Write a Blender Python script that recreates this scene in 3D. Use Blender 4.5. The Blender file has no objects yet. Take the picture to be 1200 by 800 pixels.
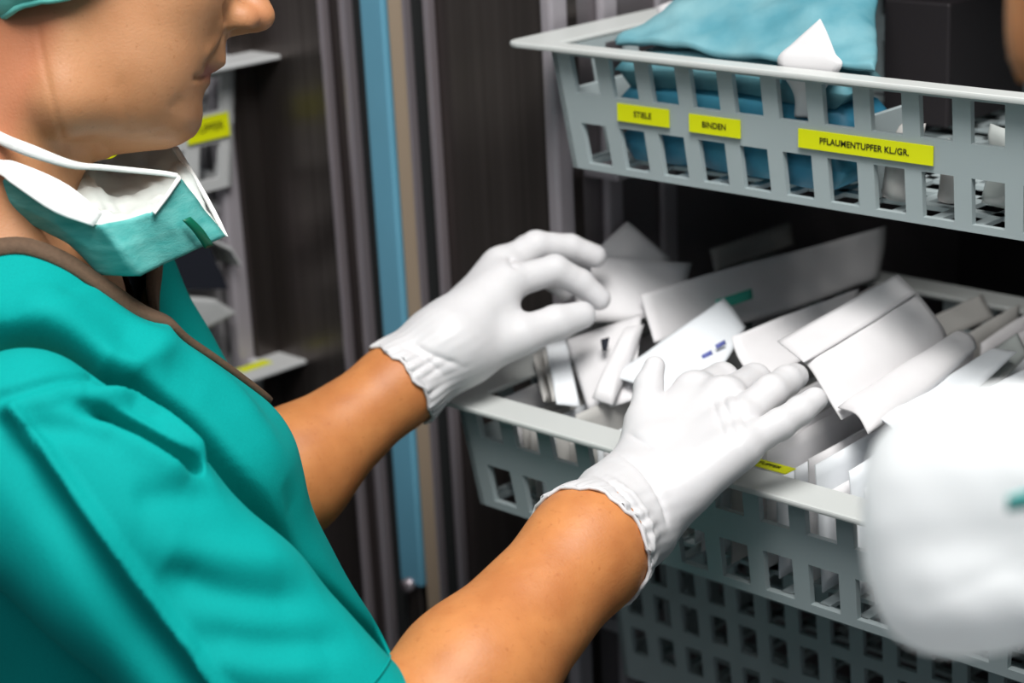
import bpy, bmesh, math, random
import numpy as np
from mathutils import Vector, Matrix
from mathutils.bvhtree import BVHTree

# ------------------------------------------------------------------ camera
FPX = 2300.0
AX = np.array([[0.72378305, 0.18094576, -0.66588041],
               [0.68834074, -0.25676844, 0.67842243],
               [-0.04821941, -0.94938327, -0.31039699]])   # world axes in camera axes (right, down, forward)
CAM = np.array([0.0, 0.0, 1.6])
scene = bpy.context.scene
COL = scene.collection
cd = bpy.data.cameras.new('camera'); cam = bpy.data.objects.new('camera', cd); COL.objects.link(cam)
cr, cu, cb = AX @ [1, 0, 0], AX @ [0, -1, 0], AX @ [0, 0, -1]
cam.matrix_world = Matrix(((cr[0], cu[0], cb[0], CAM[0]), (cr[1], cu[1], cb[1], CAM[1]), (cr[2], cu[2], cb[2], CAM[2]), (0, 0, 0, 1)))
cd.sensor_width = 36.0; cd.lens = FPX / 1200 * 36
cd.clip_start = 0.02
cd.dof.use_dof = True; cd.dof.focus_distance = 1.17; cd.dof.aperture_fstop = 6.3
scene.camera = cam

# ------------------------------------------------------------------ world, lights, exposure
w = bpy.data.worlds.new('world'); scene.world = w; w.use_nodes = True
w.node_tree.nodes['Background'].inputs[0].default_value = (0.80, 0.86, 1.0, 1)
w.node_tree.nodes['Background'].inputs[1].default_value = 0.12
def area(name, loc, target, size, sizey, power, color=(1, 1, 1)):
    l = bpy.data.lights.new(name, 'AREA'); l.shape = 'RECTANGLE'; l.size = size; l.size_y = sizey; l.energy = power; l.color = color
    o = bpy.data.objects.new(name, l); COL.objects.link(o); o.location = loc
    o.rotation_euler = (Vector(target) - Vector(loc)).to_track_quat('-Z', 'Y').to_euler()
    return o
area('ceiling_light_key', (-0.25, 0.40, 2.65), (-0.75, 0.85, 1.15), 0.7, 0.8, 32, (1.0, 0.98, 0.95))
area('ceiling_light_fill', (-0.15, -0.35, 2.75), (-0.7, 0.9, 1.1), 1.2, 1.2, 7.5, (0.95, 0.98, 1.0))
scene.view_settings.view_transform = 'Standard'; scene.view_settings.look = 'None'
scene.view_settings.gamma = 1.0; scene.view_settings.use_curve_mapping = False
scene.view_settings.exposure = 0.28

# ------------------------------------------------------------------ placing helpers
def P(px, py, d):                       # a point seen at px, py at distance d along the viewing axis
    return CAM + AX @ (np.array([px - 600.0, py - 400.0, FPX]) * d / FPX)
def onY(px, py, y):
    v = AX @ np.array([px - 600.0, py - 400.0, FPX]); return CAM + v * ((y - CAM[1]) / v[1])
def onX(px, py, x):
    v = AX @ np.array([px - 600.0, py - 400.0, FPX]); return CAM + v * ((x - CAM[0]) / v[0])
def onZ(px, py, z):
    v = AX @ np.array([px - 600.0, py - 400.0, FPX]); return CAM + v * ((z - CAM[2]) / v[2])
def proj(v):
    c = (np.asarray(v) - CAM) @ AX; return np.stack([600 + FPX * c[..., 0] / c[..., 2], 400 + FPX * c[..., 1] / c[..., 2], c[..., 2]], -1)

# ------------------------------------------------------------------ materials
MATS = {}
def mat(name, color, rough=0.5, metal=0.0, var=0.0, vscale=20.0, bump=0.0, bscale=200.0, spec=0.5, sss=0.0, sssr=(1, .35, .2), sheen=0.0, trans=0.0, alpha=1.0, stretch=None, aniso=0.0, color2=None, coat=0.0):
    m = bpy.data.materials.new(name); m.use_nodes = True; nt = m.node_tree; N = nt.nodes; L = nt.links
    b = N['Principled BSDF']; b.inputs['Roughness'].default_value = rough; b.inputs['Metallic'].default_value = metal
    b.inputs['Specular IOR Level'].default_value = spec; b.inputs['Base Color'].default_value = (*color, 1)
    b.inputs['Subsurface Weight'].default_value = sss; b.inputs['Subsurface Radius'].default_value = sssr; b.inputs['Subsurface Scale'].default_value = 0.006
    b.inputs['Sheen Weight'].default_value = sheen; b.inputs['Transmission Weight'].default_value = trans; b.inputs['Alpha'].default_value = alpha
    b.inputs['Anisotropic'].default_value = aniso; b.inputs['Coat Weight'].default_value = coat
    tc = N.new('ShaderNodeTexCoord'); src = tc.outputs['Object']
    if stretch:
        mp = N.new('ShaderNodeMapping'); mp.inputs['Scale'].default_value = stretch; L.new(src, mp.inputs[0]); src = mp.outputs[0]
    if var > 0 or color2:
        n = N.new('ShaderNodeTexNoise'); n.inputs['Scale'].default_value = vscale; n.inputs['Detail'].default_value = 5; L.new(src, n.inputs['Vector'])
        r = N.new('ShaderNodeMix'); r.data_type = 'RGBA'
        c2 = color2 if color2 else tuple(min(1, c * (1 + var)) for c in color); c1 = color if color2 else tuple(c * (1 - var) for c in color)
        r.inputs[6].default_value = (*c1, 1); r.inputs[7].default_value = (*c2, 1)
        mr = N.new('ShaderNodeMapRange'); mr.inputs[1].default_value = .3; mr.inputs[2].default_value = .7; L.new(n.outputs[0], mr.inputs[0])
        L.new(mr.outputs[0], r.inputs[0]); L.new(r.outputs[2], b.inputs['Base Color'])
    if bump > 0:
        n2 = N.new('ShaderNodeTexNoise'); n2.inputs['Scale'].default_value = bscale; n2.inputs['Detail'].default_value = 4; L.new(src, n2.inputs['Vector'])
        bp = N.new('ShaderNodeBump'); bp.inputs['Strength'].default_value = bump; bp.inputs['Distance'].default_value = 0.002
        L.new(n2.outputs[0], bp.inputs['Height']); L.new(bp.outputs[0], b.inputs['Normal'])
    MATS[name] = m; return m

mat('stainless', (0.115, 0.098, 0.092), 0.30, 0.85, var=.18, vscale=3, bump=.06, bscale=30, stretch=(40, 40, .4))
mat('steel_trim', (0.42, 0.37, 0.40), 0.35, 0.7)
mat('dark_seal', (0.012, 0.014, 0.014), 0.6)
mat('blue_strip', (0.13, 0.36, 0.50), 0.45, var=.08, vscale=6)
mat('beige_strip', (0.42, 0.32, 0.23), 0.45)
mat('inner_steel', (0.20, 0.18, 0.19), 0.45, 0.55, var=.1, vscale=4)
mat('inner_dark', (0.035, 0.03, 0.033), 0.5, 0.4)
mat('rail', (0.40, 0.37, 0.40), 0.4, 0.3)
mat('basket_plastic', (0.365, 0.425, 0.435), 0.42, var=.05, vscale=9)
mat('basket_rim', (0.56, 0.58, 0.565), 0.38)
mat('left_plastic', (0.55, 0.56, 0.56), 0.42)
mat('grey_panel', (0.30, 0.29, 0.30), 0.6)
mat('label', (0.70, 0.74, 0.0), 0.5)
mat('label_ink', (0.02, 0.02, 0.0), 0.6)
mat('paper', (0.71, 0.695, 0.705), 0.6, var=.025, vscale=25, bump=.1, bscale=60, sss=.05, sssr=(1, 1, 1))
mat('paper_cool', (0.80, 0.83, 0.86), 0.55, var=.03, vscale=25, bump=.1, bscale=60)
mat('paper_grey_shaded', (0.46, 0.45, 0.43), 0.6, var=.06, vscale=30, bump=.1, bscale=60)  # darker paper with shadow put into its grey; also mixed into the rows
mat('film', (0.62, 0.66, 0.64), 0.22, trans=.35, var=.05, vscale=12)
mat('print_blue', (0.10, 0.12, 0.36), 0.6)
mat('print_green', (0.05, 0.40, 0.30), 0.6)
mat('drape_blue', (0.07, 0.25, 0.31), 0.7, color2=(0.19, 0.38, 0.42), vscale=24, bump=.3, bscale=45)
mat('drape_dark', (0.03, 0.20, 0.33), 0.5, color2=(0.06, 0.30, 0.42), vscale=25, bump=.3, bscale=45)
mat('scrub', (0.001, 0.31, 0.29), 0.8, var=.05, vscale=900, bump=.12, bscale=900, spec=.1)
mat('scrub_trim', (0.105, 0.062, 0.036), 0.85, var=.12, vscale=400, bump=.15, bscale=700)
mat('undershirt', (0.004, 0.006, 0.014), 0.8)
mat('glove', (0.68, 0.665, 0.675), 0.42, bump=.10, bscale=90, sss=.12, sssr=(1, .8, .7), spec=.4)
mat('mask_teal', (0.05, 0.35, 0.33), 0.7, color2=(0.13, 0.47, 0.44), vscale=60, bump=.25, bscale=400, stretch=(1, 1, 4))
mat('mask_white', (0.84, 0.86, 0.84), 0.7, bump=.15, bscale=300)
mat('mask_inner', (0.66, 0.71, 0.68), 0.7, bump=.15, bscale=120)
mat('mask_clip', (0.0, 0.13, 0.07), 0.4)
mat('cap_teal', (0.10, 0.52, 0.47), 0.75, color2=(0.20, 0.66, 0.58), vscale=30, bump=.3, bscale=90)
mat('white_plastic', (0.90, 0.92, 0.93), 0.4, sss=1.0, sssr=(5, 5, 5), var=.02, vscale=8)
mat('trousers', (0.004, 0.29, 0.27), 0.8)
mat('clog', (0.75, 0.75, 0.74), 0.5)
mat('floor_vinyl', (0.22, 0.23, 0.23), 0.45, var=.1, vscale=60)
mat('wall_paint', (0.62, 0.64, 0.64), 0.8, bump=.05)
mat('ceiling_paint', (0.8, 0.8, 0.78), 0.85)
mat('lip', (0.42, 0.13, 0.09), 0.45)

def skin_material():
    m = bpy.data.materials.new('skin'); m.use_nodes = True; nt = m.node_tree; N = nt.nodes; L = nt.links; b = N['Principled BSDF']
    b.inputs['Roughness'].default_value = .5; b.inputs['Specular IOR Level'].default_value = .45
    b.inputs['Subsurface Weight'].default_value = .12; b.inputs['Subsurface Radius'].default_value = (1, .4, .2); b.inputs['Subsurface Scale'].default_value = .005
    tc = N.new('ShaderNodeTexCoord')
    def noise(s, lo, hi):
        n = N.new('ShaderNodeTexNoise'); n.inputs['Scale'].default_value = s; n.inputs['Detail'].default_value = 5; L.new(tc.outputs['Object'], n.inputs['Vector'])
        r = N.new('ShaderNodeMapRange'); r.inputs[1].default_value = lo; r.inputs[2].default_value = hi; L.new(n.outputs[0], r.inputs[0]); return r.outputs[0]
    def mixc(f, a, bb):
        x = N.new('ShaderNodeMix'); x.data_type = 'RGBA'
        if isinstance(f, float): x.inputs[0].default_value = f
        else: L.new(f, x.inputs[0])
        for i, c in ((6, a), (7, bb)):
            if isinstance(c, tuple): x.inputs[i].default_value = (*c, 1)
            else: L.new(c, x.inputs[i])
        return x.outputs[2]
    face = mixc(noise(28, .35, .65), (0.47, 0.215, 0.095), (0.54, 0.265, 0.13))
    face = mixc(noise(300, .62, .80), face, (0.40, 0.175, 0.075))
    arm = mixc(noise(35, .35, .65), (0.50, 0.180, 0.055), (0.60, 0.235, 0.075))
    arm = mixc(noise(260, .60, .80), arm, (0.46, 0.155, 0.045))
    a1 = N.new('ShaderNodeAttribute'); a1.attribute_name = 'tan'
    a2 = N.new('ShaderNodeAttribute'); a2.attribute_name = 'lips'
    a3 = N.new('ShaderNodeAttribute'); a3.attribute_name = 'flush'
    c = mixc(a1.outputs['Fac'], face, arm)
    c = mixc(a3.outputs['Fac'], c, (0.52, 0.17, 0.085))
    c = mixc(a2.outputs['Fac'], c, (0.36, 0.105, 0.075))
    L.new(c, b.inputs['Base Color'])
    n2 = N.new('ShaderNodeTexNoise'); n2.inputs['Scale'].default_value = 650; n2.inputs['Detail'].default_value = 3; L.new(tc.outputs['Object'], n2.inputs['Vector'])
    bp = N.new('ShaderNodeBump'); bp.inputs['Strength'].default_value = .14; bp.inputs['Distance'].default_value = .0015
    L.new(n2.outputs[0], bp.inputs['Height']); L.new(bp.outputs[0], b.inputs['Normal'])
    MATS['skin'] = m
skin_material()
def thin_plastic():                                          # thin white film: part of the light goes through
    m = bpy.data.materials.new('bag_film'); m.use_nodes = True; nt = m.node_tree; N = nt.nodes; L = nt.links
    b = N['Principled BSDF']; b.inputs['Base Color'].default_value = (.93, .95, .96, 1); b.inputs['Roughness'].default_value = .4
    t = N.new('ShaderNodeBsdfTranslucent'); t.inputs[0].default_value = (.95, .97, .98, 1)
    x = N.new('ShaderNodeMixShader'); x.inputs[0].default_value = .55; L.new(b.outputs[0], x.inputs[1]); L.new(t.outputs[0], x.inputs[2]); L.new(x.outputs[0], N['Material Output'].inputs[0])
    MATS['bag_film'] = m
thin_plastic()

# ------------------------------------------------------------------ object helpers
def tag(o, label=None, cat=None, group=None, kind=None):
    if label: o['label'] = label
    if cat: o['category'] = cat
    if group: o['group'] = group
    if kind: o['kind'] = kind
    return o
def empty(name, loc, label=None, cat=None, group=None, kind=None):
    o = bpy.data.objects.new(name, None); COL.objects.link(o); o.location = tuple(loc); o.empty_display_size = .05
    bpy.context.view_layer.update()
    return tag(o, label, cat, group, kind)
def adopt(o, parent):
    if parent is not None:
        o.parent = parent; loc = [0, 0, 0]; p = parent
        m = Matrix.Identity(4); chain = []
        while p is not None: chain.append(p); p = p.parent
        for q in reversed(chain):
            m = m @ (q.matrix_parent_inverse @ Matrix.LocRotScale(q.location, q.rotation_euler, q.scale))
        o.matrix_parent_inverse = m.inverted()
    return o
def mesh_obj(name, verts, faces, m, parent=None, smooth=False):
    me = bpy.data.meshes.new(name); me.from_pydata([tuple(map(float, v)) for v in verts], [], [tuple(map(int, f)) for f in faces]); me.update()
    if smooth: me.polygons.foreach_set('use_smooth', [True] * len(me.polygons))
    me.materials.append(MATS[m] if isinstance(m, str) else m)
    o = bpy.data.objects.new(name, me); COL.objects.link(o)
    return adopt(o, parent)
def quad_obj(name, V, Q, m, parent=None, smooth=True):      # fast path for large numpy quad meshes
    me = bpy.data.meshes.new(name); V = np.asarray(V, np.float32); Q = np.asarray(Q, np.int32)
    me.vertices.add(len(V)); me.vertices.foreach_set('co', V.ravel())
    me.loops.add(Q.size); me.loops.foreach_set('vertex_index', Q.ravel())
    me.polygons.add(len(Q)); me.polygons.foreach_set('loop_start', np.arange(0, Q.size, 4, dtype=np.int32)); me.polygons.foreach_set('loop_total', np.full(len(Q), 4, np.int32))
    me.update(calc_edges=True); me.validate()
    if smooth: me.polygons.foreach_set('use_smooth', np.ones(len(me.polygons), bool))
    me.materials.append(MATS[m]); o = bpy.data.objects.new(name, me); COL.objects.link(o)
    return adopt(o, parent)
class MB:                                                    # collects boxes and prisms into one mesh
    def __init__(s): s.v = []; s.f = []
    def hexa(s, pts):                                        # bottom four, top four
        b = len(s.v); s.v += [tuple(map(float, p)) for p in pts]
        s.f += [tuple(b + i for i in q) for q in ((3, 2, 1, 0), (4, 5, 6, 7), (0, 1, 5, 4), (1, 2, 6, 5), (2, 3, 7, 6), (3, 0, 4, 7))]; return s
    def box(s, x0, x1, y0, y1, z0, z1):
        return s.hexa([(x0, y0, z0), (x1, y0, z0), (x1, y1, z0), (x0, y1, z0), (x0, y0, z1), (x1, y0, z1), (x1, y1, z1), (x0, y1, z1)])
    def tube(s, pts, r, n=10, close=False, flat=1.0, upv=(0, 0, 1)):
        pts = [np.array(p, float) for p in pts]; rr = r if hasattr(r, '__len__') else [r] * len(pts); b = len(s.v); m = len(pts)
        for i, p in enumerate(pts):
            t = (pts[(i + 1) % m] - pts[i - 1]) if close else (pts[min(i + 1, m - 1)] - pts[max(i - 1, 0)]); t /= np.linalg.norm(t) + 1e-12
            u = np.cross(t, upv); u /= np.linalg.norm(u) + 1e-12; v = np.cross(u, t)
            for k in range(n):
                a = 2 * math.pi * k / n; s.v.append(tuple(p + rr[i] * (math.cos(a) * u + flat * math.sin(a) * v)))
        for i in range(m if close else m - 1):
            j = (i + 1) % m
            for k in range(n): s.f.append((b + i * n + k, b + i * n + (k + 1) % n, b + j * n + (k + 1) % n, b + j * n + k))
        if not close: s.f.append(tuple(b + k for k in reversed(range(n)))); s.f.append(tuple(b + (m - 1) * n + k for k in range(n)))
        return s
    def build(s, name, m, parent=None, smooth=False, bevel=0.0):
        o = mesh_obj(name, s.v, s.f, m, parent, smooth)
        if bevel:
            md = o.modifiers.new('bevel', 'BEVEL'); md.width = bevel; md.segments = 2; md.limit_method = 'ANGLE'
        return o
def catmull(pts, n):
    pts = np.array(pts, float); out = []
    Q = np.vstack([2 * pts[0] - pts[1], pts, 2 * pts[-1] - pts[-2]])
    for i in range(len(pts) - 1):
        p0, p1, p2, p3 = Q[i:i + 4]
        for t in np.linspace(0, 1, n, endpoint=False):
            out.append(.5 * (2 * p1 + (p2 - p0) * t + (2 * p0 - 5 * p1 + 4 * p2 - p3) * t * t + (3 * p1 - p0 - 3 * p2 + p3) * t ** 3))
    out.append(pts[-1]); return np.array(out)
def surf(ctrl, nu, nv, smooth=True):                         # control grid -> fine grid of points
    ctrl = np.array(ctrl, float)
    if smooth:
        rows = np.array([catmull(r, nv) for r in ctrl]); return np.array([catmull(rows[:, j], nu) for j in range(rows.shape[1])]).transpose(1, 0, 2)
    def lin(a, n):
        return np.vstack([a[i] + (a[i + 1] - a[i]) * t for i in range(len(a) - 1) for t in np.linspace(0, 1, n, endpoint=False)] + [a[-1]])
    rows = np.array([lin(r, nv) for r in ctrl]); return np.array([lin(rows[:, j], nu) for j in range(rows.shape[1])]).transpose(1, 0, 2)
def vnoise(p, seed=0, octaves=3):                            # smooth sum-of-sines noise on points
    rng = np.random.RandomState(seed); out = np.zeros(len(p)); a = 1.0; f = 1.0
    for o in range(octaves):
        for k in range(4):
            d = rng.randn(3); d /= np.linalg.norm(d); out += a * np.sin(p @ d * f + rng.rand() * 6.28) / 4
        a *= .55; f *= 2.1
    return out
def pouch(name, ctrl, m, parent=None, thick=0.004, nu=8, nv=8, crumple=0.0006, seed=0, smooth=True, cscale=70.0, edge=.15):
    """closed pillow-like sheet: two faces that meet at the rim"""
    G = surf(ctrl, nu, nv, smooth); a, b = G.shape[:2]
    du = np.gradient(G, axis=0); dv = np.gradient(G, axis=1); N = np.cross(du, dv); N /= np.linalg.norm(N, axis=2, keepdims=True) + 1e-12
    U, V = np.meshgrid(np.linspace(0, 1, a), np.linspace(0, 1, b), indexing='ij')
    pr = np.minimum(1, np.minimum(np.minimum(U, 1 - U), np.minimum(V, 1 - V)) / edge); pr = np.sqrt(np.maximum(0, pr * (2 - pr)))
    G = G + N * (crumple * vnoise(G.reshape(-1, 3) * cscale, seed)).reshape(a, b, 1)
    h = (.0004 + .5 * thick * pr)[..., None]
    T, B = (G + N * h).reshape(-1, 3), (G - N * h).reshape(-1, 3); n = a * b; F = []
    for i in range(a - 1):
        for j in range(b - 1):
            q = (i * b + j, (i + 1) * b + j, (i + 1) * b + j + 1, i * b + j + 1); F.append(q); F.append(tuple(n + k for k in reversed(q)))
    rim = [j for j in range(b)] + [i * b + b - 1 for i in range(1, a)] + [(a - 1) * b + j for j in range(b - 2, -1, -1)] + [i * b for i in range(a - 2, 0, -1)]
    for k in range(len(rim)):
        p, q = rim[k], rim[(k + 1) % len(rim)]; F.append((p, q, n + q, n + p))
    o = mesh_obj(name, np.vstack([T, B]), F, m, parent, True)
    o.data.polygons.foreach_set('use_smooth', [True] * (len(F) - len(rim)) + [False] * len(rim))   # crisp rim
    return o

# ------------------------------------------------------------------ implicit surfaces
class Field:
    def __init__(s, xs, ys, zs):
        s.x, s.y, s.z = [np.asarray(a, np.float32) for a in (xs, ys, zs)]
        s.f = np.full((len(s.x), len(s.y), len(s.z)), 1.0, np.float32)
    def sub(s, lo, hi):
        sl = []
        for a, l, h in zip((s.x, s.y, s.z), lo, hi):
            i, j = np.searchsorted(a, l), np.searchsorted(a, h); sl.append(slice(max(0, i - 1), min(len(a), j + 1)))
        return tuple(sl), s.x[sl[0]][:, None, None], s.y[sl[1]][None, :, None], s.z[sl[2]][None, None, :]
    def put(s, sl, d, k, op='add'):
        c = s.f[sl]
        if c.size == 0: return
        if op == 'add':
            if k > 0:
                h = np.clip(.5 + .5 * (c - d) / k, 0, 1); s.f[sl] = c * (1 - h) + d * h - k * h * (1 - h)
            else: s.f[sl] = np.minimum(c, d)
        else:
            if k > 0:
                h = np.clip(.5 - .5 * (c + d) / k, 0, 1); s.f[sl] = c * (1 - h) - d * h + k * h * (1 - h)
            else: s.f[sl] = np.maximum(c, -d)
    def cap(s, a, b, ra, rb, k=.01, op='add', fl=None):      # tapered capsule; fl=(axis, factor) flattens it along an axis
        a = np.asarray(a, float); b = np.asarray(b, float); m = max(ra, rb) * (fl[1] if fl and fl[1] > 1 else 1) + k * 1.3 + .012
        sl, X, Y, Z = s.sub(np.minimum(a, b) - m, np.maximum(a, b) + m)
        ab = (b - a).astype(np.float32); L = float(ab @ ab) + 1e-12
        dx, dy, dz = X - np.float32(a[0]), Y - np.float32(a[1]), Z - np.float32(a[2])
        t = np.clip((dx * ab[0] + dy * ab[1] + dz * ab[2]) / L, 0, 1)
        ex, ey, ez = dx - t * ab[0], dy - t * ab[1], dz - t * ab[2]
        q = ex * ex + ey * ey + ez * ez
        if fl:
            n = np.asarray(fl[0], np.float32); n = n / np.linalg.norm(n); pn = ex * n[0] + ey * n[1] + ez * n[2]; q = q + pn * pn * (1 / fl[1] ** 2 - 1)
        s.put(sl, np.sqrt(q) - (ra + (rb - ra) * t), k, op)
    def chain(s, pts, rad, k=.008, k0=None, fl=None):
        for i in range(len(pts) - 1): s.cap(pts[i], pts[i + 1], rad[i], rad[i + 1], k if (i or k0 is None) else k0, fl=fl)
    def ell(s, c, axes, r, k=.01, op='add'):                 # ellipsoid with orthonormal axes
        c = np.asarray(c, float); m = max(r) + k * 1.3 + .012
        sl, X, Y, Z = s.sub(c - m, c + m); dx, dy, dz = X - np.float32(c[0]), Y - np.float32(c[1]), Z - np.float32(c[2])
        q = 0; g = 0
        for ax, rr in zip(axes, r):
            t = (dx * ax[0] + dy * ax[1] + dz * ax[2]) / rr; q = q + t * t; g = g + (t / rr) ** 2
        k0 = np.sqrt(q); s.put(sl, (k0 * (k0 - 1) / (np.sqrt(g) + 1e-6)).astype(np.float32), k, op)
    def mesh(s, smooth_it=2):
        f = s.f; S = (f < 0); u = S.view(np.uint8)
        n = sum(u[i:f.shape[0] - 1 + i, j:f.shape[1] - 1 + j, k:f.shape[2] - 1 + k] for i in (0, 1) for j in (0, 1) for k in (0, 1))
        I, J, K = np.nonzero((n > 0) & (n < 8)); N = len(I)
        vid = np.full(n.shape, -1, np.int32); vid[I, J, K] = np.arange(N)
        acc = np.zeros((N, 3)); cnt = np.zeros(N); ax = (s.x, s.y, s.z)
        for d in range(3):
            o = [q for q in range(3) if q != d]
            for b1 in (0, 1):
                for b2 in (0, 1):
                    idx = [I.copy(), J.copy(), K.copy()]; idx[o[0]] += b1; idx[o[1]] += b2
                    i2 = [a.copy() for a in idx]; i2[d] += 1
                    f1, f2 = f[tuple(idx)], f[tuple(i2)]; m = (f1 < 0) != (f2 < 0)
                    t = np.where(m, f1 / np.where(m, f1 - f2, 1), 0)
                    p = np.stack([ax[q][idx[q]] for q in range(3)], 1).astype(float); p[:, d] += t * (ax[d][i2[d]] - ax[d][idx[d]])
                    acc[m] += p[m]; cnt[m] += 1
        V = acc / cnt[:, None]; Q = []
        for d in range(3):
            o = [(d + 1) % 3, (d + 2) % 3]; a = [slice(None)] * 3; b = [slice(None)] * 3; a[d] = slice(0, -1); b[d] = slice(1, None)
            ch = S[tuple(a)] != S[tuple(b)]; e = list(np.nonzero(ch)); inside = S[tuple(a)][tuple(e)]
            ok = (e[o[0]] > 0) & (e[o[1]] > 0) & (e[o[0]] < f.shape[o[0]] - 1) & (e[o[1]] < f.shape[o[1]] - 1)
            e = [q[ok] for q in e]; inside = inside[ok]; cs = []
            for (p, q) in ((-1, -1), (0, -1), (0, 0), (-1, 0)):
                c = [x.copy() for x in e]; c[o[0]] += p; c[o[1]] += q; cs.append(vid[tuple(c)])
            qd = np.stack(cs, 1); qd[~inside] = qd[~inside][:, ::-1]; Q.append(qd)
        Q = np.vstack(Q); V = relax(V, Q, smooth_it); return V, Q
def edges_of(Q): return np.vstack([Q[:, [0, 1]], Q[:, [1, 2]], Q[:, [2, 3]], Q[:, [3, 0]]])
def relax(V, Q, it, lam=.5):
    E = edges_of(Q); n = len(V); i = np.concatenate([E[:, 0], E[:, 1]]); j = np.concatenate([E[:, 1], E[:, 0]]); c = np.bincount(i, minlength=n)[:, None] + 1e-9
    for s in range(it * 2):
        m = np.stack([np.bincount(i, V[j, d], n) for d in range(3)], 1) / c; V = V + (lam if s % 2 == 0 else -lam * 1.04) * (m - V)
    return V
def normals(V, Q):
    n = np.cross(V[Q[:, 2]] - V[Q[:, 0]], V[Q[:, 3]] - V[Q[:, 1]]); out = np.zeros_like(V)
    for d in range(3):
        for k in range(4): out[:, d] += np.bincount(Q[:, k], n[:, d], len(V))
    return out / (np.linalg.norm(out, axis=1, keepdims=True) + 1e-12)
def cut(V, Q, hfun, snap=True):
    """drop everything where h > 0 and pull the open border onto h = 0"""
    h = hfun(V); keep = (h[Q] < 0).any(1); Q = Q[keep]
    if snap:
        for it in range(3):
            used = np.zeros(len(V), bool); used[Q.ravel()] = True; m = used & (h > 0)
            if not m.any(): break
            e = 1e-4; p = V[m]; g = np.stack([(hfun(p + np.eye(3)[d] * e) - hfun(p - np.eye(3)[d] * e)) / (2 * e) for d in range(3)], 1)
            V = V.copy(); V[m] = p - g * (h[m] / (np.sum(g * g, 1) + 1e-9))[:, None]; h = hfun(V); h[np.abs(h) < 1e-5] = 0
    used = np.zeros(len(V), bool); used[Q.ravel()] = True; mp = np.cumsum(used) - 1
    return V[used], mp[Q]
def poly_dist(V, pts):
    best = np.full(len(V), 1e9); pts = np.asarray(pts, float)
    for a, b in zip(pts[:-1], pts[1:]):
        ab = b - a; t = np.clip(((V - a) @ ab) / (ab @ ab + 1e-12), 0, 1); best = np.minimum(best, np.linalg.norm(V - a - t[:, None] * ab, axis=1))
    return best
class Sculpt:                                                # strokes picked on the surface
    def __init__(s, V, Q): s.V = V; s.Q = Q; s.bvh = BVHTree.FromPolygons([tuple(v) for v in V], [tuple(map(int, q)) for q in Q]); s.N = normals(V, Q)
    def pick(s, px, py):
        d = P(px, py, 1.0) - CAM; d /= np.linalg.norm(d); h = s.bvh.ray_cast(Vector(CAM), Vector(d)); return None if h[0] is None else np.array(h[0])
    def line(s, pix, n=6):
        q = catmull(pix, n); r = [s.pick(*p) for p in q]; return np.array([p for p in r if p is not None])
    def stroke(s, pix, width, amp, taper=True, facing=None, dirv=None):
        L = s.line(pix)
        if len(L) < 2: return
        s.stroke3(L, width, amp, taper, dirv)
    def stroke3(s, L, width, amp, taper=True, dirv=None):
        lo, hi = L.min(0) - width * 3, L.max(0) + width * 3
        m = np.nonzero(((s.V > lo) & (s.V < hi)).all(1))[0]
        if not len(m): return
        P_ = s.V[m]; best = np.full(len(m), 1e9); tt = np.zeros(len(m)); n = len(L) - 1
        for i, (a, b) in enumerate(zip(L[:-1], L[1:])):
            ab = b - a; t = np.clip(((P_ - a) @ ab) / (ab @ ab + 1e-12), 0, 1); d = np.linalg.norm(P_ - a - t[:, None] * ab, axis=1)
            k = d < best; best[k] = d[k]; tt[k] = (i + t[k]) / n
        wgt = np.exp(-(best / width) ** 2)
        if taper: wgt *= np.clip(np.sin(np.pi * np.clip(tt, 0.02, .98)) * 1.6, 0, 1)
        D = s.N[m] if dirv is None else np.asarray(dirv)[None, :]
        s.V[m] += D * (wgt * amp)[:, None]
    def refresh(s): s.N = normals(s.V, s.Q)

# ================================================================== SETTING
PY = 1.09            # front plane of the right-hand cabinet
LX = -1.375           # front plane of the left-hand cabinet
def structure(name, mb, m): return tag(mb.build(name, m), kind='structure')
structure('floor', MB().box(-3, 2.5, -2.5, 3, -.05, 0), 'floor_vinyl')
structure('wall_back', MB().box(-3, 2.5, 1.75, 1.85, 0, 2.8), 'wall_paint')
structure('wall_left', MB().box(-2.1, -2.0, -2.5, 1.75, 0, 2.8), 'wall_paint')

# ---------------------------------------------------------------- right cabinet (open, stainless steel)
POST = -1.012
cab = empty('storage_cabinet', (-.99, 1.3, 0), 'open stainless steel cabinet holding the wide pull-out baskets in front of the person', 'cabinet')
MB().box(LX, POST, PY, PY + .03, 0, 2.3).build('front_panel', 'stainless', cab)
MB().box(POST - .02, POST, PY + .03, 1.70, .1, 2.3).build('side_panel', 'inner_steel', cab)
MB().box(-.30, -.28, PY, 1.70, .1, 2.3).build('side_panel', 'inner_steel', cab)
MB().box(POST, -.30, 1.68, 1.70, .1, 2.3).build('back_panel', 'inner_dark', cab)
MB().box(POST, -.30, PY, 1.68, .06, .1).build('bottom_panel', 'inner_steel', cab)
MB().box(POST - .02, -.28, PY, 1.70, 2.3, 2.32).build('top_panel', 'inner_steel', cab)
for (a, b, y, m) in ((POST - .006, POST + .006, PY - .006, 'rail'), (POST, POST + .008, PY + .05, 'rail'), (POST, POST + .006, PY + .12, 'rail')):
    MB().box(a, b, y, y + .02, .1, 2.3).build('upright_rail', m, cab, bevel=.003)
MB().box(POST, -.30, PY + .02, 1.68, 1.60, 1.615).build('shelf', 'inner_steel', cab)
ZB = onY(503, 683, PY)[2]
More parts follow.
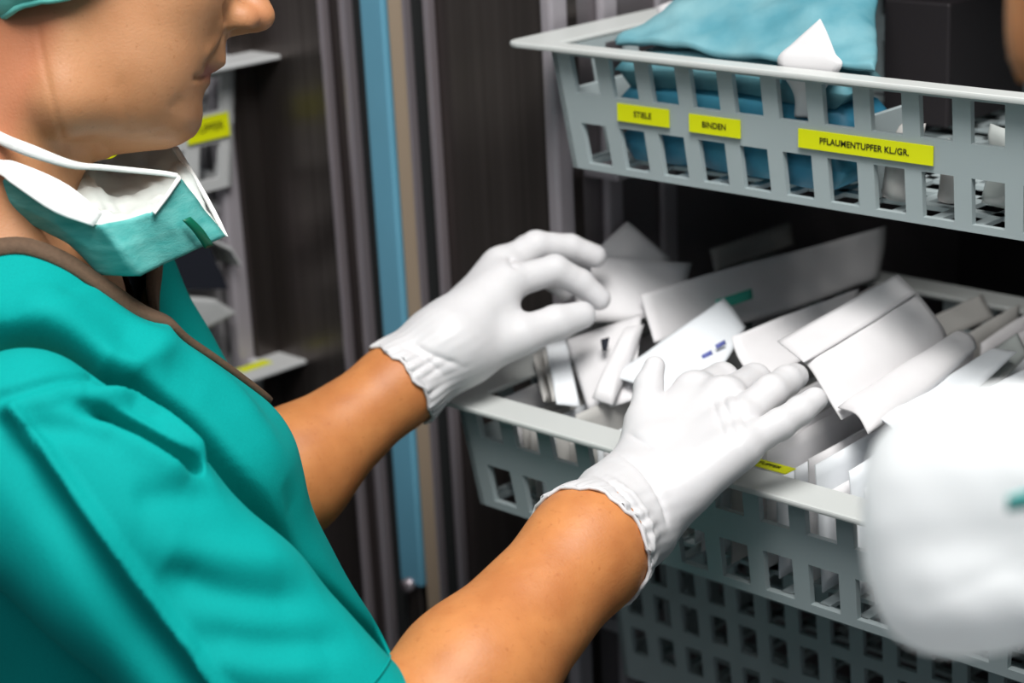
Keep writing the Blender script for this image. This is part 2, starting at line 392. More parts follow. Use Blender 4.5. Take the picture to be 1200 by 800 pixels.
# vertical edge strips between the two cabinets
for i, (a, b, p, m, nm, z0) in enumerate(((-1.236, -1.2305, .010, 'steel_trim', 'edge_strip', 0), (-1.2065, -1.1995, .013, 'steel_trim', 'edge_strip', 0), (-1.1995, -1.183, .004, 'dark_seal', 'seal_strip', 0),
        (-1.181, -1.1545, .012, 'blue_strip', 'blue_strip', ZB), (-1.152, -1.134, .009, 'beige_strip', 'beige_strip', 0),
        (-1.133, -1.1305, .011, 'steel_trim', 'edge_strip', 0), (-1.1305, -1.111, .004, 'dark_seal', 'seal_strip', 0), (-1.111, -1.105, .010, 'steel_trim', 'edge_strip', 0))):
    a, b = a * 1.0283, b * 1.0283
    MB().box(a, b, PY - p, PY, z0, 2.3).build(nm, m, cab, bevel=.002)
MB().box(-1.211, -1.193, PY - .008, PY, 0, ZB).build('lower_strip', 'stainless', cab, bevel=.002)
MB().tube([(-1.202, PY - .004, ZB), (-1.202, PY - .018, ZB)], .006, 16, upv=(1, 0, 0)).build('stop_knob', 'steel_trim', cab, True)
# ledges that carry the baskets
for z in (1.253, .965, .86):
    MB().box(POST, POST + .036, PY + .03, 1.66, z - .012, z).build('runner', 'rail', cab, bevel=.002)
    MB().box(-.328, -.30, PY + .03, 1.66, z - .012, z).build('runner', 'rail', cab, bevel=.002)

# ---------------------------------------------------------------- left cabinet
lcab = empty('storage_cabinet', (LX - .2, .7, 0), 'grey cabinet with labelled baskets at the left, behind the face', 'cabinet')
LYE = 1.06
MB().box(-1.96, LX - .012, LYE, LYE + .02, 0, 2.3).build('end_panel', 'grey_panel', lcab)
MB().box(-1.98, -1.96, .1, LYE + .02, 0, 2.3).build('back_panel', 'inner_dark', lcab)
MB().box(-1.96, LX - .012, .1, .12, 0, 2.3).build('end_panel', 'grey_panel', lcab)
MB().box(LX - .018, LX - .004, LYE - .012, LYE + .006, 0, 2.3).build('upright_rail', 'rail', lcab, bevel=.003)
MB().box(LX - .05, LX - .035, LYE - .008, LYE, 0, 2.3).build('upright_rail', 'grey_panel', lcab, bevel=.003)
MB().box(LX - .012, LX, LYE + .006, PY, 0, 2.3).build('corner_post', 'stainless', lcab)
for z in (1.283, 1.178):
    MB().tube([(LX - .02, LYE - .06, z), (LX - .02, LYE - .004, z)], .006, 12).build('support_peg', 'left_plastic', lcab, True)

# ---------------------------------------------------------------- baskets
def lattice(mb, W, H, rows, pitch, hole, x_first, mp, t):
    """rows: [(z0, z1)] hole bands (z negative downwards); solid bars between, real openings"""
    zs = [0.0]
    for (a, b) in rows: zs += [a, b]
    zs.append(-H)
    def slab(x0, x1, z0, z1):
        mb.hexa([mp(x0, 0, z1), mp(x1, 0, z1), mp(x1, t, z1), mp(x0, t, z1), mp(x0, 0, z0), mp(x1, 0, z0), mp(x1, t, z0), mp(x0, t, z0)])
    for i in range(0, len(zs), 2): slab(0, W, zs[i], zs[i + 1])
    for (a, b) in rows:
        x = 0.0; h = x_first
        while h + hole < W - .008:
            slab(x, h, a, b); x = h + hole; h += pitch
        slab(x, W, a, b)
def local(o, parent): o.parent = parent; o.matrix_parent_inverse = Matrix.Identity(4); return o
def basket(loc, rotz, W, D, H, rows, pitch, hole, first, label, group=None, flange=.036, rimw=.020, draft=.010, mb_mat='basket_plastic', rim_mat='basket_rim', tilt=0.0, rim_in=.004):
    e = empty('storage_basket', loc, label, 'basket', group); e.rotation_euler = (tilt, 0, rotz)
    t = .0045
    def ins(z): return draft * (-z / H)
    f = MB(); lattice(f, W, H, rows, pitch, hole, first, lambda x, y, z: (x + ins(z) * (1 - 2 * x / W), y + ins(z) * .8, z), t)
    local(f.build('front_panel', mb_mat), e)
    f = MB(); lattice(f, W, H, rows, pitch, hole, first, lambda x, y, z: (x + ins(z) * (1 - 2 * x / W), D - y - ins(z) * .8, z), t)
    local(f.build('back_panel', mb_mat), e)
    f = MB(); lattice(f, D, H, rows, pitch, hole, first, lambda x, y, z: (y + ins(z), x + ins(z) * .8 * (1 - 2 * x / D), z), t)
    local(f.build('side_panel', mb_mat), e)
    f = MB(); lattice(f, D, H, rows, pitch, hole, first, lambda x, y, z: (W - y - ins(z), x + ins(z) * .8 * (1 - 2 * x / D), z), t)
    local(f.build('side_panel', mb_mat), e)
    b = MB(); n = int((W - .02) / .03); d = draft
    for i in range(n + 1):
        x = d + (W - 2 * d - .008) * i / n; b.box(x, x + .008, d, D - d, -H, -H + .003)
    m = int((D - .02) / .03)
    for i in range(m + 1):
        y = d + (D - 2 * d - .008) * i / m; b.box(d, W - d, y, y + .008, -H, -H + .003)
    local(b.build('base_grid', mb_mat), e)
    # rim: flange with rounded outer corners, wider at the two ends where it rides on the runners
    r = .012; o = []; x0, x1, y0, y1 = -flange, W + flange, -rimw * .6, D + rimw * .6
    for cx, cy, a0 in ((x1 - r, y0 + r, -90), (x1 - r, y1 - r, 0), (x0 + r, y1 - r, 90), (x0 + r, y0 + r, 180)):
        for k in range(5):
            a = math.radians(a0 + 22.5 * k); o.append((cx + r * math.cos(a), cy + r * math.sin(a)))
    inn = []
    for cx, cy, a0 in ((W - .004 - rim_in, .004 + rim_in, -90), (W - .004 - rim_in, D - .004 - rim_in, 0), (.004 + rim_in, D - .004 - rim_in, 90), (.004 + rim_in, .004 + rim_in, 180)):
        for k in range(5):
            a = math.radians(a0 + 22.5 * k); inn.append((cx + .004 * math.cos(a), cy + .004 * math.sin(a)))
    n = len(o); V = [(x, y, z) for z in (0, .004) for (x, y) in o] + [(x, y, z) for z in (0, .004) for (x, y) in inn]; F = []
    for k in range(n):
        j = (k + 1) % n
        F += [(k, j, n + j, n + k), (n + k, n + j, 3 * n + j, 3 * n + k), (3 * n + k, 3 * n + j, 2 * n + j, 2 * n + k), (2 * n + k, 2 * n + j, j, k)]
    rim = local(mesh_obj('rim', V, F, rim_mat), e)
    md = rim.modifiers.new('bevel', 'BEVEL'); md.width = .0015; md.segments = 2; md.limit_method = 'ANGLE'
    return e
FONT = None
def label_strip(parent, cx, cz, w, h, text, y=-.0012, tsize=None, flat=False, tilt=0.0):
    """yellow adhesive strip on a basket front (or flat on its rim) with printed text"""
    if flat:
        o = local(MB().box(cx - w / 2, cx + w / 2, cz - h / 2, cz + h / 2, .0042, .0046).build('label', 'label'), parent)
    else:
        o = local(MB().box(cx - w / 2, cx + w / 2, y, y + .0008, cz - h / 2, cz + h / 2).build('label', 'label'), parent)
    if text:
        c = bpy.data.curves.new('label_text', 'FONT'); c.body = text; c.size = tsize or h * .46; c.align_x = 'CENTER'; c.align_y = 'CENTER'; c.offset = .00012
        tmp = bpy.data.objects.new('tmp', c); COL.objects.link(tmp); dg = bpy.context.evaluated_depsgraph_get()
        me = bpy.data.meshes.new_from_object(tmp.evaluated_get(dg)); bpy.data.objects.remove(tmp); me.materials.clear(); me.materials.append(MATS['label_ink']); me.name = 'label_text'
        xs = [v.co.x for v in me.vertices]; k = min(1.0, w * .86 / (max(xs) - min(xs)))
        for v in me.vertices: v.co = (cx + v.co.x * k, y - .0004, cz + v.co.y) if not flat else (cx + v.co.x * k, cz + v.co.y, .0049)
        t = bpy.data.objects.new('label_text', me); COL.objects.link(t); local(t, o)
    return o
ROWS = [(-.004, -.031), (-.053, -.083)]
UB = np.array([-.957, 1.03, 1.361])
upper = basket(UB, 0, .62, .40, .088, ROWS, .0362, .0235, .017, 'grey plastic basket with three yellow labels, topmost of the right cabinet', 'wide baskets in the right cabinet')
def lab_on(b, B, px0, px1, pyc, h, text, y):
    a, c = onY(px0, pyc[0], y), onY(px1, pyc[1], y)
    label_strip(b, (a[0] + c[0]) / 2 - B[0], (a[2] + c[2]) / 2 - B[2], c[0] - a[0], h, text, y=.0018)
lab_on(upper, UB, 724, 784.5, (131, 139), .0125, 'STIELE', 1.0325)
lab_on(upper, UB, 808, 868, (143, 152), .0125, 'BINDEN', 1.0325)
lab_on(upper, UB, 936, 1094, (162, 182), .0125, 'PFLAUMENTUPFER KL./GR.', 1.0325)
LB = np.array([-.972, .93, 1.119])
lower = basket(LB, 0, .62, .42, .082, [(-.004, -.026), (-.047, -.076)], .0362, .0235, .017, 'grey plastic basket full of white packets, pulled out under the gloved hands', 'wide baskets in the right cabinet', rimw=.026, rim_in=.015)
a = onZ(880, 541, 1.123)
label_strip(lower, a[0] - LB[0] + .014, a[1] - LB[1] + .001, .034, .0115, 'TUPFER', flat=True)
bottom = basket((-.955, 1.065, .995), 0, .60, .40, .150, [(-.006, -.024), (-.036, -.056), (-.066, -.090), (-.102, -.126)], .0285, .0165, .014, 'dark shaded basket with small holes, lowest in the right cabinet', 'wide baskets in the right cabinet')
# left cabinet baskets: fronts face right, so they are turned a quarter
A = onX(272, 72, LX + .008); B2 = onX(318, 424, LX + .008)
def left_basket(z, label, W=.50):
    y_end = A[1]
    return basket((LX + .012, y_end - W, z), math.pi / 2, W, .40, .110, [(-.010, -.040), (-.068, -.100)], .040, .024, .0215, label, 'baskets in the left cabinet', flange=.042, rimw=.045, mb_mat='left_plastic', rim_mat='left_plastic')
l1 = left_basket(A[2], 'light grey basket behind the chin, with yellow label, upper of the left cabinet')
label_strip(l1, .50 - .034, -.053, .046, .021, 'TUPFER', y=.002)
label_strip(l1, .50 - .120, -.053, .046, .021, 'BINDEN', y=.002)
l2 = left_basket(B2[2], 'light grey basket with yellow rim label, above the left forearm')
label_strip(l2, .50 - .012, -.002, .034, .013, '', flat=True)

# grey tilted scoop bin hanging in the left cabinet below the first basket
sc = empty('scoop_bin', onX(255, 345, LX - .01), 'small grey tilted scoop bin with dark mouth, behind the mask tip', 'bin')
c0 = onX(264, 316, LX + .01)
def L3(dy, dz, dx): return (c0[0] + dx, c0[1] + dy * 1.15, c0[2] + dz * 1.1)
mbn = MB(); prof = [(-.06, .006), (-.045, .028), (-.015, .030), (.008, .014), (.016, -.002)]
for (y0, z0), (y1, z1) in zip(prof[:-1], prof[1:]):
    mbn.hexa([L3(y0, z0, 0), L3(y1, z1, 0), L3(y1, z1, -.12), L3(y0, z0, -.12), L3(y0, z0 + .003, 0), L3(y1, z1 + .003, 0), L3(y1, z1 + .003, -.12), L3(y0, z0 + .003, -.12)])
mbn.build('hood', 'left_plastic', sc)
mbn = MB(); mbn.hexa([L3(-.055, -.050, 0), L3(.010, -.040, 0), L3(.010, -.040, -.12), L3(-.055, -.050, -.12), L3(-.06, -.006, .004), L3(-.012, -.022, .004), L3(-.012, -.022, -.12), L3(-.06, -.006, -.12)])
mbn.build('tray', 'left_plastic', sc, bevel=.004)
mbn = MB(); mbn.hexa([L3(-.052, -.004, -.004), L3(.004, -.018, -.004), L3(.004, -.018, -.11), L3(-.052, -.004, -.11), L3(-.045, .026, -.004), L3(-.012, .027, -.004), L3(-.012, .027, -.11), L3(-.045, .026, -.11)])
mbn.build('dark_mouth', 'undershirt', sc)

# ================================================================== PERSON
def unit(v): v = np.asarray(v, float); return v / np.linalg.norm(v)
# head frame: forward, left, up
ya = math.radians(12)
hf = unit(AX @ np.array([.99 * math.cos(ya), .14 * math.cos(ya), math.sin(ya)])); hu = AX @ np.array([.14, -.99, 0.]); hu = unit(hu - hf * (hu @ hf)); hl = np.cross(hu, hf)
HO = P(265, 38, 1.17); HS = 1.966
def HL(px, py): return (((px - 265) * .99 + (py - 38) * .14) / HS, ((px - 265) * .14 - (py - 38) * .99) / HS)
def HW(x, y, z): return HO + (hf * x + hl * y + hu * z) * .001
HAX = (hf, hl, hu)
# torso frame
ta = math.radians(20)
TF = AX @ np.array([math.cos(ta), 0, math.sin(ta)]); TF[2] = 0; TF = unit(TF); TU = np.array([0, 0, 1.]); TS = np.cross(TF, TU)   # TS: the person's right, towards the viewer
NB = P(-10, 275, 1.17)
SH_R, EL_R, WR_R = P(42, 470, 1.03), P(460, 903, 1.045), P(735, 600, 1.195)
SH_L, EL_L, WR_L = P(95, 335, 1.30), P(262, 615, 1.325), P(525, 405, 1.395)
fronts = np.array([P(*q) for q in ((165, 352, 1.185), (240, 410, 1.19), (318, 478, 1.195), (350, 583, 1.195), (405, 688, 1.195), (455, 765, 1.195), (500, 850, 1.195))])
FZ = fronts[:, 2]; FU = (fronts - NB) @ TF
SIDE = float(((fronts[3] - NB) @ TS))
TA = np.array([.060, .080, .098, .108, .112, .118, .125])      # front-to-back half depth at those levels
TB = np.array([.088, .102, .110, .116, .124, .136, .150])      # half width
hipz = .90
FZ = np.append(FZ, [hipz, .80, .72]); FU = np.append(FU, [FU[-1] + .004, FU[-1] - .006, FU[-1] - .01]); TA = np.append(TA, [.128, .130, .128]); TB = np.append(TB, [.17, .175, .175])
PELV = NB + TF * (FU[-2] - .125) + TS * SIDE
def torso(fld, off, k=.03, zlo=.7):
    lo = np.array([NB[0] - .34, NB[1] - .34, zlo]); hi = np.array([NB[0] + .42, NB[1] + .42, FZ[0] + .03])
    sl, X, Y, Z = fld.sub(lo, hi); z = Z.ravel()
    order = np.argsort(FZ); u = np.interp(z, FZ[order], FU[order]); a = np.interp(z, FZ[order], TA[order]); b = np.interp(z, FZ[order], TB[order])
    ker = np.ones(9) / 9
    if len(z) > 30:
        pad = lambda q: np.convolve(np.pad(q, 4, 'edge'), ker, 'valid'); u, a, b = pad(u), pad(a), pad(b)
    u, a, b = [q.astype(np.float32)[None, None, :] for q in (u, a, b)]
    dx, dy = X - np.float32(NB[0]), Y - np.float32(NB[1])
    U = dx * TF[0] + dy * TF[1] - (u - a); S = dx * TS[0] + dy * TS[1] - np.float32(SIDE)
    q = np.sqrt((U / (a + off)) ** 2 + (np.abs(S) / (b + off)) ** 2)
    d = (q - 1) * np.minimum(a, b) * .95; d = np.maximum(d, Z - np.float32(FZ[0] + off)); d = np.maximum(d, np.float32(zlo + .01) - Z)
    fld.put(sl, d.astype(np.float32), k)

# ---------------------------------------------------------------- hands (shared by body and gloves)
R_CUFF = P(690, 642, 1.15); L_CUFF = P(470, 449, 1.378)
RH = dict(mcp=[P(814, 460, 1.262), P(848, 467, 1.242), P(864, 494, 1.215), P(866, 524, 1.190)],
          fing=[[P(814, 460, 1.262), P(846, 444, 1.292), P(860, 453, 1.318), P(866, 468, 1.332)],
                [P(848, 467, 1.242), P(884, 446, 1.282), P(897, 455, 1.310), P(901, 470, 1.325)],
                [P(864, 494, 1.215), P(903, 459, 1.236), P(922, 446, 1.252), P(932, 441, 1.264)],
                [P(866, 524, 1.190), P(914, 497, 1.203), P(938, 481, 1.213), P(955, 468, 1.221)]],
          thumb=[P(768, 540, 1.224), P(755, 492, 1.244), P(760, 452, 1.256), P(767, 429, 1.262)], wrist=WR_R, cuff=R_CUFF, tr=(.0170, .0102, .0080, .0060))
LH = dict(mcp=[P(594, 332, 1.415), P(588, 312, 1.437), P(590, 312, 1.458), P(585, 330, 1.475)],
          fing=[[P(594, 332, 1.415), P(650, 316, 1.430), P(680, 331, 1.438), P(702, 350, 1.442)],
                [P(588, 312, 1.437), P(628, 288, 1.455), P(668, 290, 1.465), P(697, 300, 1.470)],
                [P(590, 312, 1.458), P(618, 292, 1.478), P(655, 300, 1.488), P(680, 318, 1.490)],
                [P(585, 330, 1.475), P(615, 315, 1.492), P(645, 325, 1.500), P(662, 340, 1.502)]],
          thumb=[P(556, 408, 1.398), P(612, 392, 1.402), P(652, 378, 1.412), P(682, 369, 1.420)], wrist=WR_L, cuff=L_CUFF, tr=(.0175, .0130, .0115, .0092))
def hand(fld, H, off, elbow, mirror, cuff_r, wr=.0285):
    tr = H['tr']
    w = H['wrist']; pw = unit(H['mcp'][3] - H['mcp'][0])
    dv = unit(np.mean(H['mcp'], 0) - w); pn = unit(np.cross(dv, pw))
    rad = [(.0112, .0100, .0088, .0078), (.0115, .0103, .0090, .0080), (.0110, .0098, .0088, .0077), (.0100, .0088, .0079, .0070)]
    # palm: four rays from the carpus to the knuckles, flattened across the palm normal
    for i, m in enumerate(H['mcp']):
        base = w + pw * (i - 1.5) * .0125 + dv * .008
        fld.cap(base, m, .0165 + off, .0135 + off, .016)
    fld.cap(w + dv * .035 - pw * .014, w + dv * .035 + pw * .02, .0165 + off, .0155 + off, .014)
    for ch, r in zip(H['fing'], rad): fld.chain(ch, [q + off for q in r], .003, k0=.005)
    t = H['thumb']; fld.cap(w + pw * -.012, t[0], .019 + off, .0185 + off, .016); fld.chain(t, [q + off for q in tr], .004, k0=.012)
    fld.cap(t[0] * .3 + t[1] * .7, H['mcp'][0] * .8 + w * .2, .0105 + off, .0115 + off, .012)      # web of the thumb
    # wrist and sleeve of the forearm
    fld.cap(w + dv * .01, w, .0245 + off, wr + off, .014, fl=(pw, 1.12))
    fld.cap(w, H['cuff'], wr + off, cuff_r + off, .012)

# ---------------------------------------------------------------- body skin: one continuous mesh
def axis_lines(segs):
    out = []
    for a, b, st in segs: out.append(np.arange(a, b, st))
    return np.concatenate(out)
bx = axis_lines([(-1.30, -1.085, .004), (-1.085, -.868, .0017), (-.868, -.56, .004)])
by = axis_lines([(.36, .555, .004), (.555, .795, .0017), (.795, 1.22, .004)])
bz = axis_lines([(.02, .98, .011), (.98, 1.27, .004), (1.27, 1.463, .0017), (1.463, 1.63, .004)])
B = Field(bx, by, bz)
def hcap(a, b, ra, rb, k=.01, op='add'):
    B.cap(HW(*a), HW(*b), ra * .001, rb * .001, k, op)
def hell(c, r, k=.015, op='add', axes=HAX): B.ell(HW(*c), axes, [q * .001 for q in r], k, op)
hell((-98, 0, 48), (98, 74, 88), .02)                         # skull
hell((-52, 0, 10), (52, 56, 62), .02)                         # mid face
for s in (-1, 1):
    hcap((-86, s * 44, -58), (-30, s * 15, -52), 19, 15.5, .02)    # jaw body
    hcap((-88, s * 45, -56), (-98, s * 55, 12), 19, 15, .02)       # ramus
    hell((-56, s * 27, -22), (40, 31, 44), .02)               # cheek
    hell((-34, s * 36, 16), (20, 22, 19), .02)                # cheekbone
hcap((-34, 0, -52), (-78, 0, -62), 20, 27, .02)               # under the chin
# face front from the midline profile
def face_front():
    z = [-78, -73, -70, -64, -57, -50, -43, -37, -32, -28, -26, -23.5, -19, -14, -7, 0, 10, 30, 55]
    F = [-60, -34, -21, -10.5, -7.6, -8.4, -11.5, -8.6, -5.0, -5.6, -6.8, -2.2, 2.4, 2.0, 0.2, -1.5, -2, 2, 5]
    lo = HW(-70, -60, -95); 
    c = np.array([HW(x, y, q) for x in (-75, 25) for y in (-62, 62) for q in (-92, 45)])
    sl, X, Y, Z = B.sub(c.min(0), c.max(0))
    dx, dy, dz = X - np.float32(HO[0]), Y - np.float32(HO[1]), Z - np.float32(HO[2])
    x, y, zz = [(dx * a[0] + dy * a[1] + dz * a[2]) * 1000 for a in (hf, hl, hu)]
    Fz = np.interp(zz, z, F); base = np.interp(zz, [-78, -70, -57, -40, -20, 0, 55], [-60, -24, -10, -9.5, -5, -3, 5])
    lips = np.exp(-(y / 17) ** 2); prof = base + (Fz - base) * np.where(zz > -46, lips, np.exp(-(y / 26) ** 2) * .6 + .4)
    d = (x - prof + y * y / 62.0 + np.maximum(0, np.abs(y) - 26) ** 2 / 40) * .72
    e = np.sqrt(((x + 50) / 74) ** 2 + (y / 60) ** 2 + ((zz + 10) / 74) ** 2); d2 = (e - 1) * 58
    d = np.maximum(d, d2); d = np.maximum(d, -x - 62)
    B.put(sl, (d * .001).astype(np.float32), .005)
face_front()
# nose
hcap((2, 0, 52), (16.5, 0, 14.5), 7.5, 8.6, .008); hell((18.3, 0, 12.8), (8.7, 9.0, 8.2), .005)
for s in (-1, 1): hell((6.5, s * 11.5, 8.6), (10.2, 6.8, 8.2), .007)
hcap((16, 0, 7.5), (2, 0, 1.5), 4.5, 4.0, .003)
for s in (-1, 1): hell((9.0, s * 10.5, .8), (6.0, 5.6, 2.7), .0012, 'sub')
# eyes sockets and brow (above the frame, under the cap edge)
for s in (-1, 1):
    hell((-4, s * 31, 44), (16, 15, 10), .012, 'sub'); hell((-12, s * 31, 44), (13, 13, 13), .002); hcap((4, s * 14, 60), (-10, s * 44, 60), 7, 6, .012)
# ears
for s in (-1, 1): hell((-108, s * 74, 28), (17, 6, 30), .006); hell((-104, s * 79, 30), (9, 4, 17), .004, 'sub')
# neck, shoulders, trunk
hcap((-128, 0, -20), (-134, 0, -150), 53, 54, .012)
hcap((-104, 0, -70), (-100, 0, -150), 20, 24, .03); hcap((-112, 0, -150), (-72, 0, -172), 30, 26, .03)
for s in (-1, 1): hcap((-124, s * 45, -20), (-92, s * 20, -150), 15, 13, .02)
NBW = HW(-92, 0, -165)
for S_ in (SH_R - TS * .06, SH_L): B.cap(NBW - TF * .01 - np.array([0, 0, .016]), S_ - np.array([0, 0, .02]), .046, .030, .04)
torso(B, -.058)
B.chain([SH_R - TS * .03 + np.array([0, 0, -.025]), SH_R * .5 + EL_R * .5, EL_R], [.024, .028, .036], .02)
EL_R2 = EL_R
B.chain([EL_R2, EL_R2 * .62 + R_CUFF * .38, R_CUFF, WR_R], [.0400, .0405, .0330, .0255], .02)
B.chain([SH_L, SH_L * .5 + EL_L * .5, EL_L], [.036, .036, .039], .02)
B.chain([EL_L, EL_L * .65 + L_CUFF * .35, L_CUFF, WR_L], [.0385, .0405, .0262, .0215], .02)
hand(B, RH, -.004, EL_R, 1, .030, wr=.026); hand(B, LH, -.004, EL_L, -1, .024, wr=.0215)
HIP = [PELV + TS * .085 * s for s in (1, -1)]
for hp in HIP:
    q = hp.copy(); q[2] = .82; kn = hp.copy(); kn[2] = .46; kn += TF * .01; an = hp.copy(); an[2] = .09; toe = an + TF * .14; toe[2] = .045
    B.chain([q, kn, an], [.078, .052, .036], .03); B.cap(an - TF * .02 - np.array([0, 0, .03]), toe, .034, .03, .02)
Vb, Qb = B.mesh(2); del B
body_s = Sculpt(Vb, Qb)
# creases picked on the skin
body_s.stroke([(226, 91), (236, 91.5), (247, 89), (258, 86)], .0019, -.0022, True)         # mouth line
body_s.stroke([(264, 30), (262, 42), (254, 58), (243, 72), (236, 84)], .0026, -.0011)       # nasolabial fold
body_s.stroke([(258, 20), (256, 42), (246, 58), (236, 70)], .0055, .0014)
body_s.stroke([(262, 2), (264, 18), (263, 34)], .003, -.0022)
body_s.stroke([(43, 10), (47, 50), (57, 100), (70, 150), (82, 192)], .0020, -.0006)         # behind the jaw
body_s.stroke([(140, 80), (143, 110), (150, 140), (162, 160)], .0030, -.0007)
body_s.stroke([(214, 112), (206, 122), (200, 130)], .005, -.0006)
body_s.stroke([(150, 164), (175, 158), (200, 150)], .004, -.0008)
Vb = body_s.V
person = empty('person', (PELV[0], PELV[1], 0), 'person in teal scrubs, cap and hanging face mask, reaching into the basket with gloved hands', 'person')
body = quad_obj('body', Vb, Qb, 'skin', person)
def attr(o, name, vals):
    a = o.data.attributes.new(name, 'FLOAT', 'POINT'); a.data.foreach_set('value', np.asarray(vals, np.float32))
hz = (Vb - HO) @ hu * 1000; hx = (Vb - HO) @ hf * 1000; hy = (Vb - HO) @ hl * 1000
attr(body, 'tan', np.clip(np.maximum((1.25 - Vb[:, 2]) / .05, ((Vb - NB) @ TF - .05) / .1) * (Vb[:, 2] < 1.27), 0, 1))
lipm = np.exp(-((hz + 26.3) / np.where(hz > -26.3, 3.4, 5.0)) ** 2) * (hx > -24) * (np.abs(hy) < 24) * np.clip((hx + 22) / 12, 0, 1) * (np.abs(hz + 26) < 10)
attr(body, 'lips', np.clip(lipm * 1.3, 0, 1) * .9)
nb_ = np.clip((-hx - 96 + (hz + 60) * .20) / 14, 0, 1) * np.clip((60 - hz) / 30, 0, 1) * (Vb[:, 2] > 1.25)
nose_f = .25 * np.exp(-((hx - 18) / 12) ** 2 - ((hz - 12) / 12) ** 2)
attr(body, 'flush', np.clip(nb_ * .6 + nose_f, 0, 1))

# ---------------------------------------------------------------- gloves
def glove(name, H, off, elbow, cuff_r, wr, label, wavy, strokes, st=.0015):
    pts = np.array([p for c in H['fing'] for p in c] + list(H['thumb']) + [H['wrist'], H['cuff']]); lo = pts.min(0) - .06; hi = pts.max(0) + .06
    G = Field(*[np.arange(lo[i], hi[i], st) for i in range(3)])
    hand(G, H, off, elbow, 1, cuff_r, wr)
    ax_ = unit(H['wrist'] - H['cuff']); back = H['cuff'] - ax_ * .03
    G.cap(H['cuff'], back, cuff_r + off, cuff_r + off + .004, .006)
    V, Q = G.mesh(2)
    e1 = unit(np.cross(ax_, [0, 0, 1])); e2 = np.cross(ax_, e1)
    def h(p):
        q = p - H['cuff']; an = np.arctan2(q @ e1, q @ e2)
        return -(q @ ax_) - .001 + .0016 * np.sin(an * wavy + 1) + .0010 * np.sin(an * wavy * 2.3)
    V, Q = cut(V, Q, h)
    S = Sculpt(V, Q)
    # gathers that run along the sleeve near the cuff
    q = V - H['cuff']; an = np.arctan2(q @ e1, q @ e2); t = q @ ax_
    S.V = V + S.N * ((.0008 * np.sin(an * 17 + 3 * np.sin(an * 3)) + .0006 * np.sin(an * 31 + t * 200)) * np.exp(-np.maximum(t, 0) / .016))[:, None]
    for pix, wd, am in strokes: S.stroke(pix, wd, am)
    o = quad_obj(name, S.V, Q, 'glove', person); o['label'] = label
    md = o.modifiers.new('thickness', 'SOLIDIFY'); md.thickness = .0009; md.offset = 1
    # rolled bead on the cuff
    E = np.sort(edges_of(Q), 1); u, c = np.unique(E, axis=0, return_counts=True); bd = np.unique(u[c == 1]); bp = S.V[bd]; bp = bp[np.abs((bp - H['cuff']) @ ax_) < .012]
    q = bp - H['cuff']; an = np.arctan2(q @ e1, q @ e2); bins = np.linspace(-np.pi, np.pi, 49); ring = []
    for a, b in zip(bins[:-1], bins[1:]):
        m = (an >= a) & (an < b)
        if m.any(): ring.append(bp[m].mean(0))
    MB().tube(ring, .0013, 6, close=True).build('cuff_bead', 'glove', o, True)
    return o
g1 = glove('glove', RH, 0.0, EL_R, .0375, .0305, 'white glove on the near hand', 9,
    [([(655, 560), (690, 555), (725, 575), (752, 610), (765, 640)], .0022, -.0017), ([(690, 530), (720, 530), (752, 552), (775, 590), (782, 620)], .0022, -.0019),
     ([(700, 505), (735, 508), (768, 530)], .0020, -.0014), ([(842, 452), (850, 475), (858, 500), (868, 525)], .0020, -.0016), ([(858, 455), (868, 480), (876, 505)], .0018, -.0012),
     ([(832, 462), (842, 490), (852, 515)], .0018, -.0010), ([(715, 560), (745, 585), (762, 620), (764, 660)], .0020, .0014), ([(670, 575), (705, 580), (735, 612), (748, 650)], .0018, .0013)])
g2 = glove('glove', LH, 0.0, EL_L, .0312, .0280, 'white glove on the far hand', 8,
    [([(470, 405), (490, 415), (520, 440)], .0022, -.0017), ([(480, 400), (505, 415), (545, 430)], .0022, -.0016), ([(475, 420), (492, 440), (505, 465)], .0022, .0014),
     ([(600, 300), (598, 308), (606, 316)], .0025, -.0019)])

# ---------------------------------------------------------------- scrub top
gx = np.arange(-1.32, -.62, .0031); gy = np.arange(.34, 1.0, .0031); gz = np.concatenate([np.arange(.70, .98, .006), np.arange(.98, 1.40, .0029)])
G = Field(gx, gy, gz)
dn_ = np.array([0, 0, -1.])
torso(G, .004, .02)
SH_RI = SH_R - TS * .066 + dn_ * .002
for S_ in (SH_RI, SH_L): G.cap(NBW - TF * .012 - np.array([0, 0, .012]), S_ + np.array([0, 0, .004]), .060, .046 if S_ is SH_RI else .055, .045)
HEM_R = SH_R * .10 + EL_R * .90; HEM_L = SH_L * .25 + EL_L * .75
dn = np.array([0, 0, -1.])
G.chain([SH_L, EL_L], [.058, .056], .02)
Vg, Qg = G.mesh(2); del G
